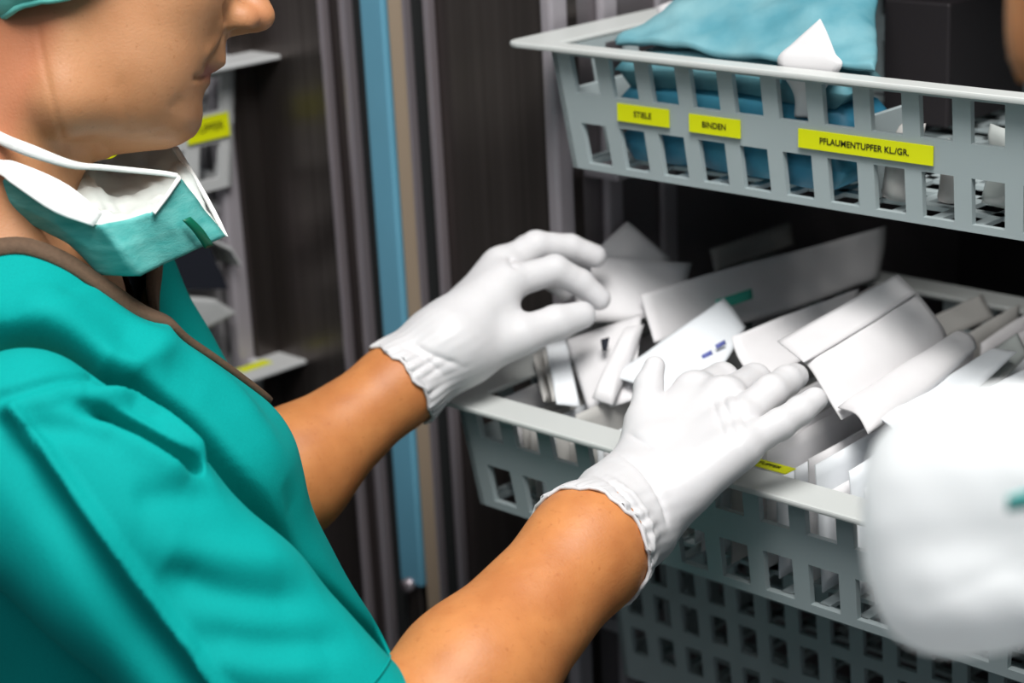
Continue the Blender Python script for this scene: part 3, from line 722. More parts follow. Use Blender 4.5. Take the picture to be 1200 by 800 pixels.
# near sleeve: its own shell that overlaps the body panel along the deep armhole fold
sp = [P(28, 508, 1.030), P(150, 600, 1.028), SH_R * .45 + EL_R * .55, EL_R]
lo, hi = np.min(sp, 0) - .12, np.max(sp, 0) + .12
G = Field(*[np.arange(lo[q], hi[q], .0026) for q in range(3)])
G.chain(sp, [.0455, .0455, .0415, .0400], .012)
G.chain([q + dn * .016 - TF * .010 for q in sp], [.046, .046, .048, .050], .014)
G.chain([q + dn * .030 - TF * .012 + TS * .004 for q in sp], [.040, .042, .044, .046], .014)
Vs, Qs = G.mesh(2); del G
nearN, apex, farN = HW(-100, -66, -140), P(318, 476, 1.195), P(192, 312, 1.262)
def plane(a, b, e):
    n = unit(np.cross(b - a, e)); n = n if n[2] > 0 else -n; return a, n
pn_, pf_ = plane(nearN, apex, TF), plane(farN, apex, TF)
def neck_h(V, lift=0.0, liftf=0.0):
    u = np.clip(((V - nearN) @ TF) / ((apex - nearN) @ TF), 0, 1)
    return np.minimum((V - pn_[0]) @ pn_[1] + .015 * np.sin(np.pi * u) - lift, (V - pf_[0]) @ pf_[1] - liftf)
Vg, Qg = cut(Vg, Qg, neck_h)
axr = unit(EL_R - SH_R); Vs, Qs = cut(Vs, Qs, lambda V: (V - HEM_R) @ axr)
axl = unit(EL_L - SH_L); Vg, Qg = cut(Vg, Qg, lambda V: np.where((np.linalg.norm(V - HEM_L - ((V - HEM_L) @ axl)[:, None] * axl, axis=1) < .085) & ((V - NB) @ TS < SIDE - .13), (V - HEM_L) @ axl, -1))
Vg, Qg = cut(Vg, Qg, lambda V: .745 - V[:, 2])
MAINF = [(-30, 404), (0, 408), (52, 412), (112, 438), (172, 474), (224, 515), (270, 573), (315, 628), (360, 680), (410, 722), (452, 757)]
tocam = unit(unit(CAM - SH_R) + np.array([0, 0, .35]))
def shift(l, dx, dy): return [(x + dx, y + dy) for x, y in l]
S = Sculpt(Vg, Qg); SS = Sculpt(Vs, Qs)
BS = S.stroke
BS(shift(MAINF, 45, -50), .018, .006)
BS(shift(MAINF, -2, 2), .0125, -.046, False, dirv=tocam)
BS([(0, 340), (80, 390), (150, 440)], .012, .003); BS([(60, 335), (150, 395), (240, 470)], .012, -.003)
BS([(330, 560), (360, 640), (410, 720)], .010, -.003)
S.refresh(); S.V = S.V + S.N * (.0012 * vnoise(S.V * 38, 3))[:, None]; S.V = relax(S.V, Qg, 2)
BS = SS.stroke
BS([(82, 470), (130, 486), (180, 512), (222, 540), (238, 556)], .0048, -.022, dirv=tocam)
BS([(100, 456), (160, 478), (210, 512), (244, 546)], .0050, .008)
BS([(90, 494), (140, 510), (190, 537), (225, 564)], .008, .005)
BS([(20, 500), (70, 500), (120, 508), (160, 520)], .007, -.004)
BS([(150, 585), (200, 580), (260, 580)], .009, -.0035)
BS([(185, 660), (250, 690), (330, 700), (400, 690)], .011, -.0065)
BS([(160, 630), (230, 650), (310, 655), (370, 655)], .012, .004)
BS([(215, 740), (290, 755), (360, 755), (420, 745)], .010, -.005)
BS([(230, 765), (310, 780), (390, 778)], .010, .004)
# hard crease along the lower side of the sleeve
SS.refresh()
BS([(14, 480), (60, 540), (110, 610), (160, 680), (215, 750), (265, 815)], .0040, .0080, False)
BS([(-2, 500), (40, 560), (88, 628), (138, 700), (190, 770), (235, 825)], .011, -.009, False)
# armhole seam with small gathers
BS([(-20, 470), (20, 459), (70, 445), (118, 442)], .0026, -.0030, False)
for gxp in range(0, 120, 13): BS([(gxp, 466 - gxp * .2), (gxp + 6, 486 - gxp * .2)], .0026, .0014)
SS.refresh(); SS.V = SS.V + SS.N * (.0010 * vnoise(SS.V * 38, 5))[:, None]; SS.V = relax(SS.V, Qs, 2)
scrub = quad_obj('scrub_top', S.V, Qg, 'scrub', person)
md = scrub.modifiers.new('thickness', 'SOLIDIFY'); md.thickness = .0015; md.offset = -1
sleeve = quad_obj('sleeve', SS.V, Qs, 'scrub', scrub)
md = sleeve.modifiers.new('thickness', 'SOLIDIFY'); md.thickness = .0015; md.offset = -1
Sg = Sculpt(S.V, Qg)
def loops(V, Q, sel):
    E = edges_of(Q); key = np.sort(E, 1); u, inv, c = np.unique(key, axis=0, return_inverse=True, return_counts=True); bd = E[(c[inv] == 1)]
    nx = {int(a): int(b) for a, b in bd}; out = []; seen = set()
    for s0 in list(nx):
        if s0 in seen: continue
        l = [s0]; seen.add(s0); p = nx[s0]
        while p in nx and p not in seen: l.append(p); seen.add(p); p = nx[p]
        out.append(V[l])
    return [l for l in out if len(l) > 20 and sel(l.mean(0))]
def smooth_loop(l, it=12, closed=True):
    l = l.copy()
    for _ in range(it): l = .5 * l + .25 * (np.roll(l, 1, 0) + np.roll(l, -1, 0))
    return l
neck = max(loops(Sg.V, Qg, lambda c: c[2] > 1.2), key=len); neck = smooth_loop(neck, 20)[::2]
cen = neck.mean(0)
# flat brown binding that follows the neckline
rib = []; nn_ = len(neck)
for i, p in enumerate(neck):
    t = unit(neck[(i + 1) % nn_] - neck[i - 1]); h = Sg.bvh.find_nearest(Vector(p)); n = np.array(h[1]); n = unit(n - t * (n @ t)); n = n if n @ (p - cen + np.array([0, 0, .10])) > 0 else -n; sd = np.cross(n, t)
    if sd[2] > 0: sd = -sd
    rib.append((p, n, sd))
rp, rn = np.array([q[0] for q in rib]), smooth_loop(np.array([q[1] for q in rib]), 25)
rib = []
for i in range(nn_):
    t = unit(rp[(i + 1) % nn_] - rp[i - 1]); n = unit(rn[i] - t * (rn[i] @ t)); sd = np.cross(n, t); rib.append((rp[i], n, sd if sd[2] < 0 else -sd))
V_, F_ = [], []
for (p, n, sd) in rib:
    for (a, b) in ((-.0040, -.0010), (-.0040, .0036), (.0055, .0040), (.0065, -.0010)): V_.append(p + sd * a + n * b)
for i in range(nn_):
    j = (i + 1) % nn_
    for k in range(4): F_.append((i * 4 + k, i * 4 + (k + 1) % 4, j * 4 + (k + 1) % 4, j * 4 + k))
tr = mesh_obj('neck_trim', V_, F_, 'scrub_trim', scrub, True); tr['label'] = 'brown neckline binding'
# hem stitching ring on the near sleeve
hem = [l for l in loops(SS.V, Qs, lambda c: np.linalg.norm(c - HEM_R) < .09)]
if hem:
    hl_ = smooth_loop(max(hem, key=len), 6)[::3]; c_ = hl_.mean(0)
    MB().tube(hl_ - axr * .001, .0016, 6, close=True).build('sleeve_hem', 'scrub', scrub, True)
    MB().tube(hl_ * 1.0 + (hl_ - c_) * .012 - axr * .018, .0006, 5, close=True).build('hem_stitch', 'scrub', scrub, True)

# undershirt, seen inside the far side of the neckline
G = Field(np.arange(-1.30, -.78, .004), np.arange(.40, .92, .004), np.arange(1.08, 1.36, .004)); torso(G, -.004, .02, zlo=1.05)
for S_ in (SH_RI, SH_L): G.cap(NBW - TF * .012 - np.array([0, 0, .018]), S_ - np.array([0, 0, .004]), .056, .042, .045)
V_, Q_ = G.mesh(2); del G
V_, Q_ = cut(V_, Q_, lambda V: np.minimum((V - pn_[0]) @ pn_[1] + .022, (V - pf_[0]) @ pf_[1] - .020)); V_, Q_ = cut(V_, Q_, lambda V: 1.10 - V[:, 2]); V_, Q_ = cut(V_, Q_, lambda V: (V - NB) @ TS - SIDE - .02)
us = quad_obj('undershirt', V_, Q_, 'undershirt', person); us['label'] = 'dark navy undershirt'

# ---------------------------------------------------------------- trousers and clogs
G = Field(np.arange(-1.25, -.55, .008), np.arange(.30, .95, .008), np.arange(.04, .93, .008)); torso(G, -.004, .03, zlo=.70)
for hp in HIP:
    q = hp.copy(); q[2] = .78; kn = hp.copy(); kn[2] = .45; an = hp.copy(); an[2] = .10
    G.chain([q, kn, an], [.098, .078, .070], .03)
V_, Q_ = G.mesh(2); del G
V_, Q_ = cut(V_, Q_, lambda V: .07 - V[:, 2]); V_ = V_ + normals(V_, Q_) * (.003 * vnoise(V_ * 25, 5))[:, None]
quad_obj('trousers', V_, Q_, 'trousers', person)
for hp in HIP:
    an = hp.copy(); an[2] = .05; G = Field(np.arange(an[0] - .2, an[0] + .26, .004), np.arange(an[1] - .2, an[1] + .28, .004), np.arange(-.02, .16, .004))
    G.cap(an - TF * .03, an + TF * .13 - np.array([0, 0, .005]), .046, .044, .02, fl=(TS, 1.05)); G.cap(an - TF * .05 + dn * .02, an + TF * .14 + dn * .02, .036, .038, .02)
    G.cap(an + np.array([0, 0, .03]), an + np.array([0, 0, .09]), .045, .045, .004, 'sub')
    V_, Q_ = G.mesh(1); V_[:, 2] = np.maximum(V_[:, 2], 0.0); quad_obj('clog', V_, Q_, 'clog', person)

# ---------------------------------------------------------------- surgical cap
lo, hi = HW(-98, 0, 48) - .14, HW(-98, 0, 48) + .14
G = Field(*[np.arange(lo[i], hi[i], .0026) for i in range(3)])
G.ell(HW(-100, 0, 52), HAX, (.112, .090, .102), .02)
for s in (-1, 1): G.ell(HW(-108, s * 66, 26), HAX, (.034, .026, .046), .02)
V_, Q_ = G.mesh(2); del G
def cap_h(V):
    d = V - HO; x, z = d @ hf * 1000, d @ hu * 1000
    return (np.interp(x, [-220, -135, -88, -60, -20, 20], [-40, -26, -8, 22, 70, 82]) - z) * .001
V_, Q_ = cut(V_, Q_, cap_h); nv = normals(V_, Q_); hh = cap_h(V_)
e = np.exp(hh / .010)
V_ = V_ + nv * (.0022 * vnoise(V_ * 60, 9) * (1 + e) - .004 * e + .0035 * np.sin(vnoise(V_ * 30, 4) * 9) * e * .4)[:, None]
capo = quad_obj('surgical_cap', V_, Q_, 'cap_teal', person); capo['label'] = 'teal surgical cap'
md = capo.modifiers.new('thickness', 'SOLIDIFY'); md.thickness = .0012
lp = max(loops(V_, Q_, lambda c: True), key=len); MB().tube(smooth_loop(lp, 4)[::3], .0022, 8, close=True).build('elastic_edge', 'cap_teal', capo, True)

# ---------------------------------------------------------------- face mask hanging below the chin
mk = empty('face_mask', P(165, 318, 1.13), 'teal and white pleated surgical mask hanging open under the chin', 'face mask')
def grid(rows): return [[P(*q) for q in r] for r in rows]
# outer near panel, from the folded white band down to the lower edge
pouch('outer_panel', grid([[(-30, 190, 1.105), (12, 213, 1.095), (60, 246, 1.088), (107, 263, 1.088), (119, 263, 1.080), (150, 257, 1.092), (178, 249, 1.098), (209, 207, 1.128)],
      [(-30, 215, 1.110), (20, 238, 1.098), (66, 262, 1.092), (108, 292, 1.094), (141, 291, 1.083), (172, 280, 1.100), (205, 268, 1.112), (236, 241, 1.140)],
      [(-30, 240, 1.118), (34, 262, 1.106), (84, 287, 1.100), (116, 322, 1.106), (165, 323, 1.092), (190, 310, 1.112), (226, 294, 1.126), (264, 277, 1.146)]]), 'mask_teal', mk, .0016, 10, 6, .0011, 3, False, 140, .05)
pouch('white_band', grid([[(-30, 176, 1.100), (0, 187, 1.092), (20, 190, 1.086), (77, 215, 1.081), (120, 250, 1.083)], [(-30, 186, 1.101), (0, 196, 1.091), (20, 205, 1.085), (71, 233, 1.0795), (115, 258, 1.0815)],
      [(-30, 194, 1.101), (0, 205, 1.090), (16, 217, 1.0845), (64, 249, 1.079), (109, 265, 1.0805)]]), 'mask_white', mk, .0006, 6, 6, .0008, 4, True, 120, .04)
# inner face of the far side, seen above the near edge
pouch('inner_panel', grid([[(72, 222, 1.150), (92, 190, 1.190), (128, 184, 1.215), (168, 170, 1.225), (207, 171, 1.205)],
      [(76, 240, 1.120), (100, 222, 1.150), (135, 216, 1.185), (178, 205, 1.190), (222, 200, 1.185)],
      [(96, 262, 1.100), (112, 258, 1.112), (145, 252, 1.125), (186, 240, 1.140), (240, 238, 1.162)],
      [(120, 290, 1.096), (135, 292, 1.100), (165, 296, 1.106), (205, 285, 1.122), (262, 276, 1.149)]]), 'mask_inner', mk, .0016, 12, 12, .0042, 8, True, 170, .05)
pouch('fold_edge', grid([[(200, 171, 1.202), (222, 206, 1.184), (244, 242, 1.164), (263, 277, 1.146)], [(209, 172, 1.198), (230, 207, 1.178), (250, 243, 1.158), (267, 277, 1.144)]]), 'mask_white', mk, .0016, 4, 8, .0002, 2, True, 60, .2)
pouch('upper_edge', grid([[(178, 248, 1.096), (194, 228, 1.108), (209, 205, 1.126)], [(182, 251, 1.095), (198, 230, 1.107), (213, 209, 1.125)]]), 'mask_white', mk, .0014, 3, 8, .0001, 5, True, 60, .3)
st = catmull([P(*q) for q in ((-40, 138, 1.100), (0, 162, 1.090), (45, 180, 1.082), (85, 193, 1.088), (118, 196, 1.100), (150, 199, 1.112), (190, 203, 1.122), (208, 206, 1.126))], 6)
MB().tube(st, np.interp(np.linspace(0, 1, len(st)), [0, .25, .5, 1], [.0034, .0036, .0018, .0015]), 8, flat=.45, upv=AX @ np.array([0, 0, 1.])).build('strap', 'mask_white', mk, True)
pouch('nose_clip', grid([[(214, 258, 1.1095), (227, 272, 1.1165), (240, 291, 1.1275)], [(223, 254, 1.1135), (238, 269, 1.1215), (250, 287, 1.1310)]]), 'mask_clip', mk, .0016, 4, 6, .0001, 2, True, 60, .25)

# ================================================================== PACKETS IN THE LOWER BASKET
def gy_(rows): return [[onY(*q) for q in r] for r in rows]
def lift(rows, d): return [[p + unit(CAM - p) * d for p in r] for r in rows]
def packet(name, rows, m, label, cat, group, thick=.004, seed=0, crumple=.0012, cs=55, nu=8, nv=8, smooth=True, edge=.12):
    G_ = gy_(rows); return tag(pouch(name, G_, m, None, thick, nu, nv, crumple, seed, smooth, cs, edge), label, cat, group)
GP = 'white packets in the lower basket'
packet('paper_packet', [[(735, 259, 1.150), (786, 303, 1.165)], [(688, 302, 1.110), (705, 350, 1.100)]], 'paper', 'white paper packet whose pointed corner stands up behind the far hand', 'packet', GP, .003, 1)
packet('paper_packet', [[(676, 300, 1.085), (740, 302, 1.115), (812, 306, 1.165)], [(672, 335, 1.065), (735, 338, 1.085), (800, 340, 1.13)], [(678, 378, 1.05), (728, 376, 1.065), (770, 368, 1.085)]], 'paper', 'broad white packet pinched by the far hand', 'packet', GP, .006, 2, .002)
pk = packet('paper_packet', [[(664, 398, 1.030), (706, 384, 1.045), (752, 368, 1.065)], [(674, 432, 1.012), (716, 425, 1.02), (748, 412, 1.035)], [(688, 478, .985), (716, 476, .99), (744, 468, 1.00)]], 'paper', 'upright white packet with a small printed letter under the far thumb', 'packet', GP, .004, 3)
pouch('print', lift(gy_([[(704, 398, 1.0245), (714, 395, 1.028)], [(706, 411, 1.0185), (711, 410, 1.0195)]]), .006), 'undershirt', pk, .0004, 3, 3, 0, 0)
packet('paper_packet', [[(640, 404, 1.010), (664, 397, 1.03)], [(652, 474, .970), (680, 476, .985)]], 'paper_cool', 'narrow white packet at the left of the row, below the far thumb', 'packet', GP, .004, 4)
for k, (x, s) in enumerate(((626, .0), (636, .004))):
    packet('paper_packet', [[(x, 415 - k * 4, 1.005 + s), (x + 10, 410 - k * 4, 1.03)], [(x + 12, 470, .968 + s), (x + 22, 472, .985)]], 'paper_grey_shaded', ['grey packet edge at the far left end of the row', 'grey packet edge second from the left end of the row'][k], 'packet', GP, .003, 5 + k)
packet('gauze_roll', [[(735, 385, 1.045), (755, 380, 1.055)], [(712, 425, 1.01), (740, 425, 1.02)], [(694, 466, .975), (718, 474, .98)]], 'paper', 'rolled white gauze packet leaning beside the printed packet', 'roll', None, .016, 7, .002, 80, edge=.4)
pk = packet('paper_packet', [[(717, 440, 1.000), (782, 396, 1.055), (848, 350, 1.110)], [(762, 455, .995), (815, 415, 1.05), (862, 366, 1.105)], [(800, 480, .985), (846, 430, 1.045), (874, 384, 1.10)]], 'paper_cool', 'white packet with faint blue print between the two hands', 'packet', GP, .004, 8)
for i, (x, y) in enumerate(((788, 440), (806, 428), (822, 416), (838, 404))):
    y0 = np.interp(x, [780, 850], [1.026, 1.072]); pouch('print', lift(gy_([[(x, y, y0 - .004), (x + 11, y - 6, y0 + .004)], [(x + 2, y + 5, y0 - .004), (x + 13, y - 1, y0 + .004)]]), .007), 'print_blue', pk, .0004, 3, 3, .0004, i)
packet('film_pouch', [[(752, 345, 1.075), (840, 318, 1.16), (940, 292, 1.26), (1038, 265, 1.35)], [(758, 372, 1.07), (845, 348, 1.155), (940, 322, 1.255), (1036, 292, 1.345)], [(766, 402, 1.06), (848, 385, 1.14), (940, 358, 1.24), (1030, 325, 1.335)]], 'paper', 'long pale flat pouch running to the back of the basket', 'pouch', GP, .003, 9)
packet('green_strip', [[(838, 352, 1.13), (880, 338, 1.17)], [(842, 364, 1.128), (882, 350, 1.168)]], 'print_green', 'small green strip on the long flat pouch', 'strip', None, .001, 2)
packet('paper_packet', [[(858, 394, 1.035), (930, 366, 1.11), (1006, 338, 1.20)], [(866, 420, 1.025), (938, 388, 1.10), (1004, 356, 1.19)], [(888, 455, 1.01), (955, 412, 1.085), (1002, 380, 1.175)]], 'paper', 'white packet leaning behind the ring finger of the near hand', 'packet', GP, .003, 10)
pk = packet('folded_packet', [[(914, 402, 1.015), (985, 362, 1.075), (1052, 324, 1.135)], [(946, 428, 1.000), (1012, 386, 1.062), (1076, 345, 1.13)], [(962, 452, .990), (1036, 418, 1.055), (1106, 388, 1.135)], [(986, 492, .985), (1050, 455, 1.05), (1108, 415, 1.13)]], 'paper', 'largest white folded packet, standing highest right of the near fingers', 'packet', GP, .005, 11, .0012)
pouch('fold_flap', gy_([[(911, 400, 1.011), (985, 359, 1.071), (1052, 321, 1.131)], [(942, 425, .994), (1010, 384, 1.055), (1074, 343, 1.123)]]), 'paper', pk, .002, 6, 8, .0005, 3)
packet('paper_packet', [[(982, 478, .985), (1058, 430, 1.06), (1126, 386, 1.145)], [(1004, 486, .978), (1076, 438, 1.055), (1140, 394, 1.14)], [(1018, 508, .975), (1092, 456, 1.05), (1145, 408, 1.135)]], 'paper', 'rounded narrow white packet next to the largest folded packet', 'packet', GP, .009, 12, .0010, edge=.3)
packet('paper_packet', [[(1030, 490, .99), (1100, 446, 1.07), (1166, 408, 1.15)], [(1055, 510, .985), (1130, 466, 1.06), (1192, 412, 1.145)]], 'paper_cool', 'bluish white packet third right of the near fingers', 'packet', GP, .005, 13)
packet('film_pouch', [[(1120, 440, 1.09), (1160, 412, 1.15), (1192, 390, 1.19)], [(1140, 470, 1.07), (1180, 440, 1.13), (1205, 415, 1.18)]], 'film', 'small clear pouch sticking up at the right edge of the row', 'pouch', GP, .003, 14)
packet('paper_packet', [[(1085, 500, .99), (1150, 460, 1.06), (1215, 425, 1.14)], [(1110, 530, .985), (1180, 490, 1.05), (1240, 450, 1.13)]], 'paper_cool', 'pale packet behind the blurred white bag', 'packet', GP, .005, 15)
packet('paper_packet', [[(832, 292, 1.24), (880, 276, 1.30), (926, 260, 1.36)], [(838, 318, 1.235), (886, 302, 1.295), (930, 286, 1.355)]], 'paper_grey_shaded', 'shaded packet far back in the basket under the labelled basket', 'packet', GP, .003, 16)
packet('paper_packet', [[(1090, 372, 1.26), (1150, 345, 1.33)], [(1100, 400, 1.25), (1165, 372, 1.32)]], 'paper_grey_shaded', 'shaded packet at the dark right back of the basket', 'packet', GP, .003, 17)
rng = random.Random(5)
def standing(xw, y0, y1, zt, lean, m, seed, lab):
    zb = 1.044
    def pt(y, z): return np.array([xw + lean * (z - zb), y, z])
    c = [[pt(y0, zt), pt((y0 + y1) / 2, zt + .004), pt(y1, zt + .006)], [pt(y0, (zt + zb) / 2), pt((y0 + y1) / 2, (zt + zb) / 2), pt(y1, (zt + zb) / 2)], [pt(y0, zb), pt((y0 + y1) / 2, zb), pt(y1, zb)]]
    return tag(pouch('paper_packet', c, m, None, .0050, 5, 5, .0010, seed, True, 50, .2), lab, 'packet', 'packets standing on edge in the lower basket')
def ordinal(n): return f"{n}{'th' if 10 <= n % 100 <= 20 else {1: 'st', 2: 'nd', 3: 'rd'}.get(n % 10, 'th')}"
x = -.948; i = 0; j = 0
while x < -.40:
    near = -.80 < x < -.62
    y0 = .953 + rng.uniform(0, .012); zt = rng.uniform(1.112, 1.138) if x > -.80 else rng.uniform(1.095, 1.12)
    standing(x, y0, rng.uniform(1.16, 1.24), zt, -.06 + .10 * math.sin(x * 14), (mm := rng.choice(['paper', 'paper_grey_shaded', 'paper', 'paper_cool'])), 40 + i, f"{dict(paper='white', paper_grey_shaded='greyish', paper_cool='bluish white')[mm]} packet standing on edge, {ordinal(i + 1)} from the left end of the front row")
    x += rng.uniform(.0100, .0150); i += 1
x = -.93
while x < -.42:
    standing(x, rng.uniform(1.225, 1.24), 1.315, rng.uniform(1.09, 1.13), -.06 + .10 * math.sin(x * 14), rng.choice(['paper_grey_shaded', 'paper']), 90 + j, f'packet standing on edge, {ordinal(j + 1)} from the left end of the shaded back row'); x += rng.uniform(.014, .024); j += 1

# ================================================================== CONTENT OF THE UPPER BASKET
bot = 1.278
def W3(x, y, z): return np.array([x, y, z])
xa, xb = onY(726, 60, 1.05)[0], onY(1010, 90, 1.05)[0]
def slabpk(name, x0, x1, y0, y1, z, th, m, label, seed, cat='drape'):
    c = [[W3(x0 + (x1 - x0) * u, y0 + (y1 - y0) * v, z + th / 2) for v in (0, .5, 1)] for u in (0, .33, .66, 1)]
    return tag(pouch(name, c, m, None, th, 6, 6, .003, seed, True, 45, .12), label, cat, 'folded drapes in the upper basket')
slabpk('folded_drape', xa, xb - .01, 1.046, 1.10, bot + .004, .030, 'drape_dark', 'dark blue folded drape, lowest in the labelled basket', 21)
slabpk('folded_drape', xa + .004, xb - .004, 1.044, 1.095, bot + .032, .030, 'drape_dark', 'dark blue folded drape, second from below in the labelled basket', 22)
slabpk('folded_drape', xa + .002, xb - .006, 1.042, 1.085, bot + .060, .026, 'drape_blue', 'pale blue folded drape just below the rim of the labelled basket', 23)
tp = gy_([[(722, 52, 1.040), (770, 55, 1.042), (850, 66, 1.042), (930, 76, 1.042), (1000, 84, 1.044), (1026, 86, 1.046)],
          [(724, 44, 1.052), (774, 40, 1.055), (850, 44, 1.055), (930, 52, 1.055), (1000, 62, 1.057), (1028, 72, 1.058)],
          [(758, 20, 1.09), (800, 10, 1.085), (860, 8, 1.08), (935, 10, 1.08), (1000, 20, 1.085), (1029, 40, 1.085)],
          [(800, 2, 1.14), (830, -18, 1.14), (880, -30, 1.14), (940, -40, 1.14), (1000, -30, 1.14), (1026, -10, 1.14)],
          [(830, 0, 1.24), (850, -20, 1.24), (895, -30, 1.24), (945, -40, 1.24), (1000, -32, 1.24), (1030, -15, 1.24)]])
tag(pouch('crumpled_drape', tp, 'drape_blue', None, .006, 10, 10, .0055, 24, True, 75, .06), 'light blue crumpled drape heaped on top in the labelled basket', 'drape', 'folded drapes in the upper basket')
packet('paper_packet', [[(961, 22, 1.046), (972, 44, 1.043)], [(930, 50, 1.040), (978, 62, 1.038)], [(911, 72, 1.036), (986, 78, 1.0365)], [(930, 110, 1.0395), (962, 112, 1.0395)], [(931, 137, 1.042), (960, 139, 1.042)]], 'paper', 'white triangular paper corner sticking out in front of the blue drape', 'packet', None, .002, 25, .0008)
packet('paper_packet', [[(768, 8, 1.14), (840, -20, 1.16)], [(772, 22, 1.12), (842, 0, 1.14)]], 'paper', 'white paper edge behind the top of the blue drape', 'packet', None, .002, 26)
xd = onY(1012, 100, 1.05)[0]
dv_ = MB().box(xd, xd + .004, 1.045, 1.11, bot, 1.334).build('divider', 'basket_plastic', None); dv_.parent = upper; dv_.matrix_parent_inverse = Matrix.Translation(Vector(UB)).inverted()
for k, (p0, p1, m, lb) in enumerate(((1030, 1075, 'paper_grey_shaded', 'beige grey packet with shadow in its tone, right of the divider in the labelled basket'), (1084, 1122, 'paper_grey_shaded', 'grey packet with shadow in its tone, in the middle of the right section of the labelled basket'), (1130, 1200, 'film', 'clear crumpled pouch at the right of the labelled basket'))):  # grey of the first two packets stands for shadow inside the basket
    a_, b_ = onY(p0, 120, 1.05)[0], onY(p1, 120, 1.05)[0]; top = (1.330, 1.322, 1.334)[k]; th = (.010, .008, .012)[k]
    c = [[W3(a_, 1.055 + .01 * k, bot + .004), W3((a_ + b_) / 2, 1.05 + .01 * k, bot + .004), W3(b_, 1.055 + .01 * k, bot + .004)], [W3(a_ + .004, 1.06 + .01 * k, (bot + top) / 2), W3((a_ + b_) / 2, 1.05 + .01 * k, (bot + top) / 2), W3(b_ - .004, 1.06, (bot + top) / 2)], [W3(a_ + .006, 1.07, top), W3((a_ + b_) / 2, 1.066, top), W3(b_ - .006, 1.07, top)]]
    tag(pouch('film_pouch' if m == 'film' else 'paper_packet', c, m, None, th, 7, 7, .003, 30 + k, True, 60, .35), lb, 'packet')
# dark carton at the back of the upper basket
a_, b_ = onY(1035, 60, 1.25), onY(1112, 70, 1.25)
tag(MB().box(a_[0], b_[0], 1.25, 1.36, bot + .004, 1.375).build('carton', 'inner_dark', None, bevel=.002), 'dark carton at the back of the labelled basket', 'box')

# ================================================================== SECOND PERSON AT THE RIGHT EDGE, HOLDING A WHITE BAG
rd = AX @ np.array([1., 0, 0]); rd[2] = 0; rd = unit(rd); fd = np.array([-rd[1], rd[0], 0.])
HC = P(1436, -35, .74); NB2 = HC + rd * .07 - fd * .04 + np.array([0, 0, -.17]); PE2 = HC + rd * .40 - fd * .12; PE2[2] = .90
SHN, SHF = NB2 + rd * .06 - fd * .16 + dn * .05, NB2 + rd * .06 + fd * .16 + dn * .05
HB = P(1575, 610, .66); ELB = P(1900, 800, .70)
lo = np.minimum.reduce([HC, HB, PE2, ELB]) - .30; hi = np.maximum.reduce([HC, HB, PE2, ELB]) + .32
G = Field(np.arange(lo[0], hi[0], .007), np.arange(lo[1], hi[1], .007), np.arange(.02, hi[2], .007))
h2 = unit(rd * .12 + fd); l2 = np.cross([0, 0, 1.], h2); A2 = (h2, l2, np.array([0, 0, 1.]))
def q2(x, y, z): return HC + h2 * x + l2 * y + np.array([0, 0, z])
G.ell(q2(-.02, 0, .03), A2, (.095, .074, .095), .02); G.ell(q2(.02, 0, -.03), A2, (.062, .056, .080), .02); G.cap(q2(.05, 0, -.085), q2(-.03, 0, -.07), .022, .04, .02)
G.cap(q2(.085, 0, .005), q2(.10, 0, -.025), .009, .012, .01)
for s in (-1, 1): G.ell(q2(-.02, s * .075, -.01), A2, (.018, .008, .030), .005); G.ell(q2(.075, s * .032, .015), A2, (.015, .014, .010), .008, 'sub')
G.cap(q2(-.03, 0, -.05), NB2, .052, .056, .02)
for S_ in (SHN, SHF): G.cap(NB2 + dn * .02, S_, .05, .045, .05)
G.cap(NB2 + dn * .10 + rd * .04, PE2, .105, .115, .05, fl=(fd, 1.25))
G.chain([SHN, ELB, HB + (ELB - HB) * .28, HB], [.042, .036, .026, .022], .02); G.chain([SHF, SHF + dn * .26 + rd * .10, SHF + dn * .45 + rd * .08], [.045, .038, .026], .02)
for s in (-1, 1):
    hp = PE2 + fd * .09 * s; kn = hp.copy(); kn[2] = .46; an = hp.copy(); an[2] = .09; G.chain([hp, kn, an], [.085, .055, .038], .03); G.cap(an + dn * .045, an + dn * .045 - rd * .14, .036, .030, .02)
V_, Q_ = G.mesh(2); del G
p2 = empty('person', (PE2[0], PE2[1], 0), 'second person at the right edge, only a strip of cheek in view, leaning in', 'person')
b2 = quad_obj('body', V_, Q_, 'skin', p2)
for nme in ('tan', 'lips', 'flush'): attr(b2, nme, np.full(len(V_), .45 if nme == 'tan' else 0.0))
def clothed(name, build, m, cuts, st=.008, bz=(.03, 1.6), amp=.003):
    G = Field(np.arange(lo[0], hi[0], st), np.arange(lo[1], hi[1], st), np.arange(bz[0], bz[1], st)); build(G); V, Q = G.mesh(2)
    for c in cuts: V, Q = cut(V, Q, c)
    V = V + normals(V, Q) * (amp * vnoise(V * 28, 6))[:, None]; return quad_obj(name, V, Q, m, p2)
def top2(G):
    for S_ in (SHN, SHF): G.cap(NB2 + dn * .03, S_, .066, .064, .05)
    G.cap(NB2 + dn * .10 + rd * .04, PE2 + dn * .05, .130, .145, .05, fl=(fd, 1.25)); G.cap(SHN, ELB, .064, .058, .02); G.cap(SHF, SHF + dn * .26 + rd * .10, .064, .058, .02)
hm = SHN * .2 + ELB * .8; ax2 = unit(ELB - SHN)
clothed('scrub_top', top2, 'scrub', [lambda V: .072 - np.linalg.norm((V - NB2 - np.array([0, 0, .03])) @ (np.eye(3) - np.outer(unit(HC - NB2), unit(HC - NB2))), axis=1) - 10 * np.maximum(0, (NB2 + dn * .06 - V) @ unit(HC - NB2)), lambda V: np.where(np.linalg.norm(V - ELB, axis=1) < .12, (V - hm) @ ax2, -1), lambda V: .80 - V[:, 2]])
